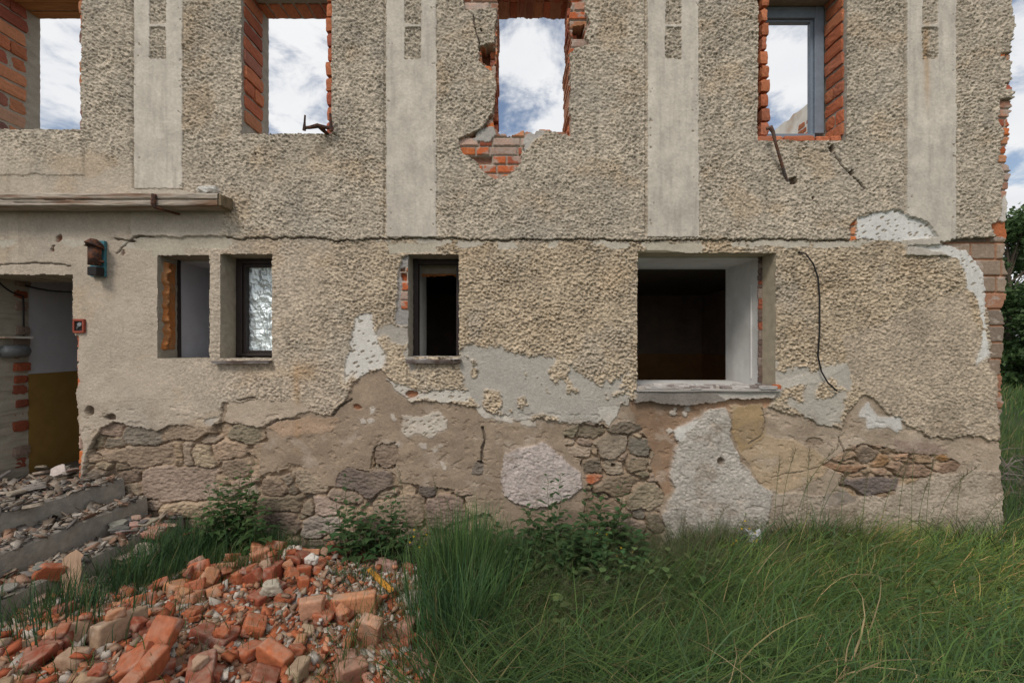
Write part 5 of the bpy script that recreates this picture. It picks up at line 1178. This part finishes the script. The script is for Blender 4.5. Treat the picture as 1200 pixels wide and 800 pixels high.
def sparse(name, n, x0, x1, y0, y1, seed, l0=.06, l1=.2):
    r = np.random.default_rng(seed); x = r.uniform(x0, x1, n); y = r.uniform(y0, y1, n); k = pn(x*3.3, y*3.3, 231) > .0; x, y = x[k], y[k]; n = len(x)
    j, i = hm_idx(x, y); z = np.minimum(HM[j, i], gz(x, y)+.1)
    blades(name, x, y, r.uniform(l0, l1, n), r.uniform(0, 6.28, n), np.abs(r.normal(.2, .2, n)), np.abs(r.normal(1.0, .4, n)), r.uniform(.002, .004, n), gcols(r, n, .1), seed, 5, z)
sparse('sparse_grass', 2600, -2.7, -1.5, 2.75, 3.52, 61); sparse('sparse_grass', 1300, -2.6, -.4, 1.6, 2.9, 62, .04, .14); sparse('sparse_grass', 1500, -.85, -.2, 1.6, 3.1, 64, .08, .3); sparse('sparse_grass', 700, -1.3, -.5, 2.7, 3.5, 63, .04, .12)
# far meadow behind the corner
def far(n, x0, x1, y0, y1, seed, l0, l1, w0, w1):
    r = np.random.default_rng(seed); x = r.uniform(x0, x1, n); y = r.uniform(y0, y1, n)
    blades('far_meadow', x, y, r.uniform(l0, l1, n), r.uniform(-1, 1, n), np.abs(r.normal(.2, .2, n)), np.abs(r.normal(1.0, .5, n)), r.uniform(w0, w1, n), gcols(r, n, .08)*1.15, seed, 5)
far(16000, 4.08, 9.5, 3.5, 9.5, 71, .2, .45, .004, .008); far(14000, 6.5, 26, 9, 17.5, 72, .3, .55, .012, .022)

# ---- airy flowering grass: fine stems with hair-thin panicles
def panicles(name, n, cx, cy, sx, sy, h0, h1, seed, col, per=46, lim=3.52, size=(.10, .2)):
    r = np.random.default_rng(seed); x = r.normal(cx, sx, n); y = np.minimum(r.normal(cy, sy, n), lim); h = r.uniform(h0, h1, n)
    az = r.uniform(0, 6.28, n); lean = np.abs(r.normal(.15, .15, n)); z0 = gz(x, y)
    top = np.stack([x+h*np.sin(lean)*np.cos(az), np.minimum(y+h*np.sin(lean)*np.sin(az), 3.56), z0+h*np.cos(lean)], -1)
    Vs, Fs = [], []; c = 0
    root = np.stack([x, y, z0], -1)
    def strips(a, b_, w):
        nonlocal c
        d = r.normal(0, 1, a.shape); d /= np.linalg.norm(d, axis=1, keepdims=True)
        V4 = np.stack([a-d*w, a+d*w, b_+d*w*.5, b_-d*w*.5], 1).reshape(-1, 3); k = len(a)
        Vs.append(V4); Fs.append(np.arange(4*k).reshape(k, 4)+c); c += 4*k
    strips(root, top, .0009)
    ln = r.uniform(*size, n)
    t = r.random((n, per)); st = top[:, None]-(top-root)[:, None]/h[:, None, None]*(t*ln[:, None])[..., None]
    d = r.normal(0, 1, (n, per, 3)); d[..., 2] = np.abs(d[..., 2])*.8; d /= np.linalg.norm(d, axis=2, keepdims=True)
    en = st+d*(.015+.045*t)[..., None]
    en[..., 1] = np.minimum(en[..., 1], 3.575)
    strips(st.reshape(-1, 3), en.reshape(-1, 3), .0006)
    e2 = en.reshape(-1, 3); strips(e2, e2+r.normal(0, .004, e2.shape), .0014)
    Vv = np.concatenate(Vs); cc = np.array(col)*r.uniform(.7, 1.3, (len(Vv)//4, 1)); cc = np.repeat(cc, 4, 0)
    o = new_obj(name, np_mesh(name, Vv, np.concatenate(Fs), cc, False), M['grass']); return tag(o, kind='stuff')
panicles('flowering_grass', 520, .55, 2.85, .34, .22, .12, .30, 81, (0.13, 0.145, 0.075))
panicles('flowering_grass', 260, 1.35, 3.2, .4, .2, .15, .36, 82, (0.14, 0.14, 0.08))
panicles('flowering_grass', 260, .4, 2.35, .4, .2, .14, .28, 83, (0.12, 0.12, 0.065))

# ---- tall single grass stems with seed heads, each its own
def stem_grass(x, y, h, az, lean, seed, label, group='tall seeding grass stems'):
    r = np.random.default_rng(seed); k = MB(); z0 = float(gz(x, y)); pts = []
    for i in range(8):
        t = i/7; a = lean*t**1.6; pts.append((math.sin(a)*h*t*math.cos(az), min(math.sin(a)*h*t*math.sin(az), 3.55-y), math.cos(a)*h*t))
    o = tag(empty('seeding_grass', (x, y, z0)), label, 'seeding grass', group)
    k.tube(pts, [.0017]*7+[.0008], 5); s_ = k.build('stem', M['stemm'], o)
    k = MB()
    top = Vector(pts[-1]); dn = (Vector(pts[-2])-top).normalized()
    for i in range(26):
        p = top+dn*(i/26*.13); d = Vector((r.normal(), min(r.normal(), .3), abs(r.normal())+.6)).normalized(); q = p+d*r.uniform(.012, .032)
        k.tube([p, q, q+d*.008], [.0005, .0017, .0006], 4, False)
    k.build('seed_head', M['seedm'], o)
    return o
M['stemm'] = mat('grass_stem', (0.10, 0.125, 0.05), rough=.7, var=.2, bump=0); M['seedm'] = mat('seed_head', (0.15, 0.12, 0.075), rough=.8, var=.3, bump=0)
ST = [(800, 600, 1), (835, 590, 1), (1150, 570, 1), (930, 512, 1.0), (945, 530, .9), (955, 545, 1), (958, 520, .95), (985, 555, 1), (1010, 560, 1), (1030, 540, 1), (1052, 548, 1), (1068, 535, 1), (1085, 532, 1), (1095, 540, 1), (907, 540, 1), (915, 525, 1), (938, 560, .8), (1075, 560, 1), (1120, 560, 1), (520, 562, 1), (478, 555, 1), (505, 590, 1), (535, 585, 1)]
wl = ['first', 'second', 'third', 'fourth', 'fifth', 'sixth', 'seventh', 'eighth', 'ninth', 'tenth', 'eleventh', 'twelfth', 'thirteenth', 'fourteenth', 'fifteenth', 'sixteenth', 'seventeenth', 'eighteenth', 'nineteenth', 'twentieth']
for q, (px, py, _) in enumerate(sorted(ST)):
    Y = RG.uniform(3.28, 3.5); x = (px-600)/522*Y; h = CAMZ-(py-400)/522*Y+.02
    n_ = q if px < 600 else q-4
    stem_grass(x, Y, h, RG.uniform(-.8, .8) if px > 600 else 2.6, RG.uniform(.05, .35), 300+q, f"{wl[n_]} from left among thin seeding grasses {'left of the tallest nettles' if px < 600 else 'against the wall right of the nettles'}")

# ---- leafy weeds
def leaf_arrays(P, d, up, L_, W_, r, fold=.25, droop=.5, seg=4):
    """one pointed leaf: returns verts and quads"""
    d = d/np.linalg.norm(d); s_ = np.cross(d, up); s_ /= (np.linalg.norm(s_)+1e-9); n_ = np.cross(s_, d)
    V_, F_ = [], []
    prof = [0.12, .85, 1.0, .72, .36, .03][:seg+2]; 
    m_ = len(prof)
    for i in range(m_):
        t = i/(m_-1); c = P+d*L_*t-n_*0+np.array([0, 0, -1])*droop*L_*t*t*.6
        w = W_*.5*prof[i]*(1+r.uniform(-.08, .08)); V_ += [c-s_*w+n_*w*fold, c, c+s_*w+n_*w*fold]
    for i in range(m_-1):
        a = 3*i; F_ += [(a, a+1, a+4, a+3), (a+1, a+2, a+5, a+4)]
    return V_, F_
def weed(name, label, x, y, z, stems, seed, cat='weed', group=None, leafL=.075, leafW=.04, gap=.05, col=(0.042, 0.088, 0.030), droop=.5, top=True, flowers=0, lean=.3, clampy=3.55):
    r = np.random.default_rng(seed); o = tag(empty(name, (x, y, z)), label, cat, group); V_, F_, C_ = [], [], []; sk = MB(); fl = MB(); nf = 0
    for (dx_, dy_, h, lx_) in stems:
        n_ = max(3, int(h/gap)); pts = []
        for i in range(n_+1):
            t = i/n_; pts.append(np.array([dx_+lx_*t*t*h+.01*r.normal()*t, min(dy_-lean*.12*t*t+.008*r.normal()*t, clampy-y), h*t*(1-.06*lx_*lx_*t)]))
        sk.tube([tuple(p) for p in pts], [.0034*(1-.6*i/n_) for i in range(n_+1)], 5)
        a0 = r.uniform(0, 3.1)
        for i in range(1, n_+1):
            t = i/n_; a0 += math.pi/2+r.normal(0, .15); sc = (1.0-.62*t**1.6)*(.75+.25*min(1, t*4))
            for sgn in (0, math.pi):
                a = a0+sgn+r.normal(0, .12); d = np.array([math.cos(a), math.sin(a)*.8, .35+.35*t+r.normal(0, .12)])
                L_ = leafL*sc*r.uniform(.8, 1.2)
                st_ = pts[i]; pp = st_+d/np.linalg.norm(d)*L_*.25
                if y+pp[1]+d[1]*L_ > clampy: d[1] = -abs(d[1])*.3; pp = st_+d*L_*.2
                vv, ff = leaf_arrays(pp, d, np.array([0, 0, 1.0]), L_, leafW*sc*r.uniform(.85, 1.15), r, .22, droop)
                F_ += [tuple(q+len(V_) for q in f) for f in ff]; V_ += vv
                cc = np.array(col)*r.uniform(.72, 1.35)*np.array([r.uniform(.85, 1.25), 1, 1]); C_ += [cc]*len(vv)
        if flowers:
            for _ in range(flowers):
                p = pts[r.integers(n_//2, n_+1)]+np.array([r.normal(0, .04), -abs(r.normal(.03, .03)), r.uniform(0, .05)]); nf += 1
                for k_ in range(4):
                    a = k_*1.571+r.normal(0, .2); e = np.array([math.cos(a), -.35, math.sin(a)])*.008
                    b_ = np.array([-math.sin(a), 0, math.cos(a)])*.004
                    q = [fl.bm.verts.new(tuple(v)) for v in (p, p+e*.6-b_, p+e, p+e*.6+b_)]; fl.bm.faces.new(q)
    sk.build('stem', M['stemm'], o)
    me = np_mesh('leaves', np.array(V_), np.array(F_), np.array(C_), True); new_obj('leaves', me, M['leaf'], o)
    if nf:
        me = bpy.data.meshes.new('flowers'); fl.bm.to_mesh(me); new_obj('flowers', me, M['petal'], o)
    fl.bm.free()
    return o
M['petal'] = mat('yellow_petal', (0.62, 0.40, 0.02), rough=.6, var=.15, bump=0)
def ground_of(px, py, Y): return (px-600)/522*Y, Y
def stem_to(px, py, Y): return CAMZ-(py-400)/522*Y
def W_(name, label, px, Y, tops, seed, **k):
    x = (px-600)/522*Y; z = float(gz(x, Y)); stems = []
    for (tx, ty) in tops:
        wx = (tx-600)/522*Y; h = CAMZ-(ty-400)/522*Y-z; stems.append(((wx-x)*.55, RG.uniform(-.05, .05), h, (wx-x)*.45/max(h*h, .02)*h))
    return weed(name, label, x, Y, z, stems, seed, **k)
NG = 'nettles along the wall'
W_('nettle', 'tall nettle with two stems before the pinkish cement patch', 650, 3.42, [(639, 556), (657, 556), (646, 580)], 401, group=NG, cat='nettle', leafL=.12, leafW=.055, gap=.05)
W_('nettle', 'nettle before the earth coloured hollow right of the two stemmed one', 690, 3.44, [(688, 572), (700, 590), (680, 600)], 402, group=NG, cat='nettle', leafL=.11, leafW=.052, gap=.05)
W_('nettle', 'tall single nettle before the exposed stones under the brown earth', 727, 3.45, [(728, 566), (722, 600)], 403, group=NG, cat='nettle', leafL=.10, leafW=.05, gap=.048)
W_('nettle', 'short nettle at the right edge of the exposed stones', 745, 3.4, [(742, 622), (752, 640), (735, 630)], 404, group=NG, cat='nettle', leafL=.11, leafW=.055, gap=.05)
W_('nettle', 'low nettle under the two tall nettles', 668, 3.36, [(660, 612), (676, 616), (650, 622), (690, 620)], 405, group=NG, cat='nettle', leafL=.12, leafW=.06, gap=.05)
W_('nettle', 'slender nettle with its top before the dark stone recess', 406, 3.42, [(408, 556), (398, 585)], 406, group=NG, cat='nettle', leafL=.11, leafW=.045, gap=.055)
W_('nettle', 'bushy broad leaved nettle beside the pale squared stone', 425, 3.30, [(405, 595), (418, 588), (432, 592), (445, 598), (412, 610), (438, 612)], 407, group=NG, cat='nettle', leafL=.14, leafW=.08, gap=.06, droop=.8)
W_('nettle', 'broad leaved nettle between the bushy one and the tall grass', 457, 3.34, [(446, 590), (458, 583), (470, 590), (476, 604), (462, 612)], 408, group=NG, cat='nettle', leafL=.135, leafW=.076, gap=.06, droop=.8)
W_('nettle', 'slender nettle before dark stones left of the tallest grass', 463, 3.46, [(465, 566), (459, 580)], 409, group=NG, cat='nettle', leafL=.06, leafW=.03, gap=.05)
W_('celandine', 'celandine with small yellow flowers below the tall nettles', 700, 3.25, [(680, 628), (700, 622), (715, 630), (728, 640), (665, 640), (742, 650), (650, 650)], 410, cat='wild flower', group='celandines', leafL=.075, leafW=.055, gap=.038, flowers=4, col=(0.040, 0.082, 0.034))
W_('celandine', 'celandine with yellow flowers at the foot of the tan render', 480, 3.28, [(475, 612), (490, 606), (500, 615), (508, 622)], 411, cat='wild flower', group='celandines', leafL=.042, leafW=.028, gap=.04, flowers=2, col=(0.075, 0.125, 0.035))
W_('celandine', 'sparse celandine with yellow flowers and round leaves beside the white rag', 868, 3.35, [(860, 612), (873, 603), (852, 625), (890, 620), (880, 632)], 412, cat='wild flower', group='celandines', leafL=.05, leafW=.04, gap=.055, flowers=2, col=(0.085, 0.14, 0.045))
W_('hanging_weed', 'big leafed dark weed hanging against the stonework right of the steps', 272, 3.42, [(300, 545), (285, 552), (296, 560), (268, 562), (252, 568), (280, 575), (262, 585), (300, 580), (288, 590)], 413, cat='weed', leafL=.13, leafW=.07, gap=.055, droop=.9, col=(0.046, 0.098, 0.030))
W_('hanging_weed', 'broad leafed low part of weed at the left below the big stone', 252, 3.36, [(240, 600), (256, 592), (270, 600), (282, 606), (262, 615)], 414, cat='weed', leafL=.16, leafW=.085, gap=.06, droop=.8, col=(0.055, 0.115, 0.034))
W_('small_weed', 'small bright weed at the back of the heap by the pale bricks', 284, 3.12, [(278, 664), (288, 660), (296, 668)], 415, cat='weed', group='small weeds', leafL=.05, leafW=.032, gap=.03, col=(0.055, 0.12, 0.034))
W_('small_weed', 'small dark weed at the foot of the lowest step', 172, 2.86, [(162, 680), (176, 676), (186, 690)], 416, cat='weed', group='small weeds', leafL=.05, leafW=.03, gap=.035, col=(0.05, 0.11, 0.032))
W_('small_weed', 'thin weed stem rising from the middle of the heap', 388, 2.25, [(386, 722)], 417, cat='weed', group='small weeds', leafL=.03, leafW=.016, gap=.035, col=(0.05, 0.11, 0.05))
W_('small_weed', 'small weed under the clean pale brick at the lime dust', 398, 2.9, [(394, 660), (402, 668)], 418, cat='weed', group='small weeds', leafL=.035, leafW=.02, gap=.03)
W_('small_weed', 'pale stalk with tiny leaves before the third step', 97, 2.5, [(96, 662)], 419, cat='weed', group='small weeds', leafL=.022, leafW=.016, gap=.022, col=(0.12, 0.15, 0.09))
W_('dock', 'broad leafed dock low in the grass below the pale cement patch', 905, 2.75, [(890, 690), (905, 684), (920, 692)], 420, cat='weed', leafL=.10, leafW=.07, gap=.06, droop=.9, col=(0.06, 0.12, 0.035))
W_('feathery_weed', 'feathery tall weed against the wall near its right corner', 1080, 3.4, [(1075, 598), (1088, 592), (1098, 600), (1068, 606)], 421, cat='weed', leafL=.07, leafW=.012, gap=.02, droop=.9, col=(0.05, 0.10, 0.034))
for q in range(11):
    px = 592+q*17; Y_ = RG.uniform(2.95, 3.4); t1 = 580+RG.uniform(0, 46)+(24 if q in (0, 1, 10) else 0)
    W_('nettle', f"{wl[q]} from left among the massed low nettles below the pinkish cement patch and exposed stones", px, Y_, [(px-8, t1), (px+9, t1+14), (px+1, t1+26)], 430+q, group='massed nettles in the middle', cat='nettle', leafL=.155, leafW=.088, gap=.038, droop=.7)
for q in range(5):
    px = 392+q*21; Y_ = RG.uniform(3.2, 3.4); t1 = 598+RG.uniform(0, 26)
    W_('nettle', f"{wl[q]} from left among the massed nettles behind the lime dusted brick", px, Y_, [(px-8, t1), (px+9, t1+10), (px, t1+22)], 450+q, group='massed nettles left of the tall grass', cat='nettle', leafL=.13, leafW=.07, gap=.055, droop=.8)
for q in range(8):
    px = 604+q*19; Y_ = RG.uniform(2.8, 3.05); t1 = 618+RG.uniform(0, 34)
    W_('nettle', f"{wl[q]} from left in the front row of low nettles before the pinkish cement patch", px, Y_, [(px-10, t1), (px+11, t1+10), (px+1, t1+20), (px-4, t1+32)], 480+q, group='front row of nettles', cat='nettle', leafL=.12, leafW=.066, gap=.04, droop=.7)
for q in range(4):
    px = 250+q*17; Y_ = RG.uniform(3.25, 3.42); t1 = 566+q*2+RG.uniform(0, 26)
    W_('hanging_weed', f"{wl[q]} from left among the leafy weeds massed against the left stonework", px, Y_, [(px-6, t1), (px+10, t1+8), (px+2, t1+24)], 460+q, group='weeds against the stonework', cat='weed', leafL=.13, leafW=.07, gap=.055, droop=.9, col=(0.048, 0.10, 0.032))
# broad leaves scattered through the trodden grass
r = np.random.default_rng(470); Vq, Fq, Cq = [], [], []
for _ in range(900):
    x, y = r.uniform(.2, 4.2), r.uniform(1.5, 3.3)
    if pn(np.array([x*1.7]), np.array([y*1.7]), 250)[0] < .05: continue
    z = float(gz(x, y))+r.uniform(.12, .3); a = r.uniform(0, 6.28)
    vv, ff = leaf_arrays(np.array([x, y, z]), np.array([math.cos(a), math.sin(a), r.uniform(-.1, .5)]), np.array([0, 0, 1.0]), r.uniform(.03, .085), r.uniform(.02, .05), r, .15, .5)
    Fq += [tuple(q+len(Vq) for q in f) for f in ff]; Vq += vv; Cq += [np.array((0.075, 0.125, 0.045))*r.uniform(.7, 1.6)*np.array([r.uniform(.9, 1.3), 1, 1])]*len(vv)
tag(new_obj('ground_weeds', np_mesh('ground_weeds', np.array(Vq), np.array(Fq), np.array(Cq), True), M['leaf']), kind='stuff')
# white rag caught in the weeds
gx3, gz3 = np.meshgrid(np.linspace(-1, 1, 22), np.linspace(-1, 1, 22)); rd = np.hypot(gx3, gz3); rn = fbm(gx3*2.2, gz3*2.2, 240, 3)
rx3 = gx3*.05*(1+.5*rn); rz3 = gz3*.045*(1+.4*rn)+.05; ry3 = -.02*(1-rd)+.03*rn
ii = np.arange(22*22).reshape(22, 22)
o = new_obj('white_rag', np_mesh('white_rag', np.stack([rx3, ry3, rz3], -1).reshape(-1, 3), np.stack([ii[:-1, :-1], ii[:-1, 1:], ii[1:, 1:], ii[1:, :-1]], -1).reshape(-1, 4)), mat('rag_cloth', (0.55, 0.55, 0.58), var=.1, scale=20, bump=.2))
o.location = (1.83, 3.36, .13); tag(o, 'crumpled white rag caught in the grass below the ochre patch', 'rag')

# ---- dry brushwood at the corner
k = MB(); r_ = random.Random(91)
for i in range(150):
    a = r_.uniform(0, 6.28); b_ = r_.gauss(.3, .7); L_ = r_.uniform(.12, .5); c = Vector((r_.gauss(0, .28), r_.gauss(0, .28), r_.uniform(.02, .38)))
    d = Vector((math.cos(a), math.sin(a), b_)); k.tube([c-d*L_/2, c+Vector((r_.gauss(0, .03), 0, r_.gauss(0, .03))), c+d*L_/2], [.006, .0045, .002], 5)
o = k.build('brushwood_pile', M['twig']); o.location = (5.35, 4.75, 0); tag(o, 'pile of dry grey twigs in the grass behind the wall corner', 'brushwood pile')

# ---- trees beyond the corner
LEAFG = [(0.045, 0.085, 0.026), (0.036, 0.07, 0.022), (0.058, 0.10, 0.03)]
def tree(x, y, h, rad, seed, label, tone=1.0, nl=9000, low=.12, name='tree'):
    r = np.random.default_rng(seed); o = tag(empty(name, (x, y, -.02)), label, 'tree', 'trees beyond the meadow')
    k = MB(); pts = [(0, 0, 0), (r.normal(0, .05), 0, h*.25), (r.normal(0, .15), r.normal(0, .1), h*.55), (r.normal(0, .2), 0, h*.86)]; k.tube(pts, [.16, .12, .07, .02], 9)
    cl = []
    for i in range(34):
        t = low+(1-low)*r.random()**.8; a = r.uniform(0, 6.28); rr_ = rad*math.sqrt(max(.05, 1-((t-.42)/.62)**2))*r.uniform(.35, 1.0)
        c = np.array([rr_*math.cos(a), rr_*math.sin(a), h*t]); cl.append((c, rad*r.uniform(.22, .42)))
        s0 = np.array(pts[1])*(1-t)+np.array(pts[2])*t; s0[2] = min(h*t*.75, h*.8); k.tube([tuple(s0), tuple((s0+c)/2+np.array([0, 0, .1])), tuple(c)], [.035, .022, .008], 5)
    k.build('trunk', M['bark'], o)
    ci = r.integers(0, len(cl), nl); C0 = np.array([c[0] for c in cl])[ci]; Rr = np.array([c[1] for c in cl])[ci]
    d = r.normal(0, 1, (nl, 3)); d /= np.linalg.norm(d, axis=1, keepdims=True); p = C0+d*(Rr*r.random(nl)**.45)[:, None]*np.array([1, 1, .75]); p[:, 2] = np.maximum(p[:, 2], .1)
    a_ = r.normal(0, 1, (nl, 3)); a_ /= np.linalg.norm(a_, axis=1, keepdims=True); b2 = np.cross(a_, d+r.normal(0, .4, (nl, 3))); b2 /= np.linalg.norm(b2, axis=1, keepdims=True)+1e-9
    s_ = r.uniform(.05, .10, nl)[:, None]
    Vv = np.stack([p-a_*s_, p+b2*s_*.55, p+a_*s_, p-b2*s_*.55], 1).reshape(-1, 3)
    tn = r.uniform(.75, 1.25, len(cl))[ci]; cc = np.array(LEAFG)[r.integers(0, 3, nl)]*(tn*r.uniform(.8, 1.2, nl)*tone)[:, None]
    new_obj('crown', np_mesh('crown', Vv, np.arange(4*nl).reshape(-1, 4), np.repeat(cc, 4, 0), True), M['leaf'], o)
for q in ((17.6, 15.8, 6.0, 2.2, 501, 'bushy dark green tree nearest the wall corner beyond the meadow', 1.0), (21.5, 17.0, 6.8, 2.6, 502, 'broad dark tree right of the one nearest the wall corner', .9), (14.2, 17.5, 5.2, 2.2, 503, 'lower tree standing behind the house corner', 1.1),
          (25.5, 16.0, 6.2, 2.5, 504, 'outermost dark tree of the row beyond the meadow', .95), (10.6, 18.5, 5.0, 2.2, 505, 'round tree hidden behind the house side wall', 1.0), (19.4, 13.4, 3.2, 1.5, 506, 'low pale green bush before the broad dark tree', 1.25), (16.3, 13.6, 2.4, 1.2, 507, 'low round bush at the far edge of the meadow', 1.1)):
    tree(*q[:6], tone=q[6], nl=20000 if q[2] > 4 else 9000, low=.05)
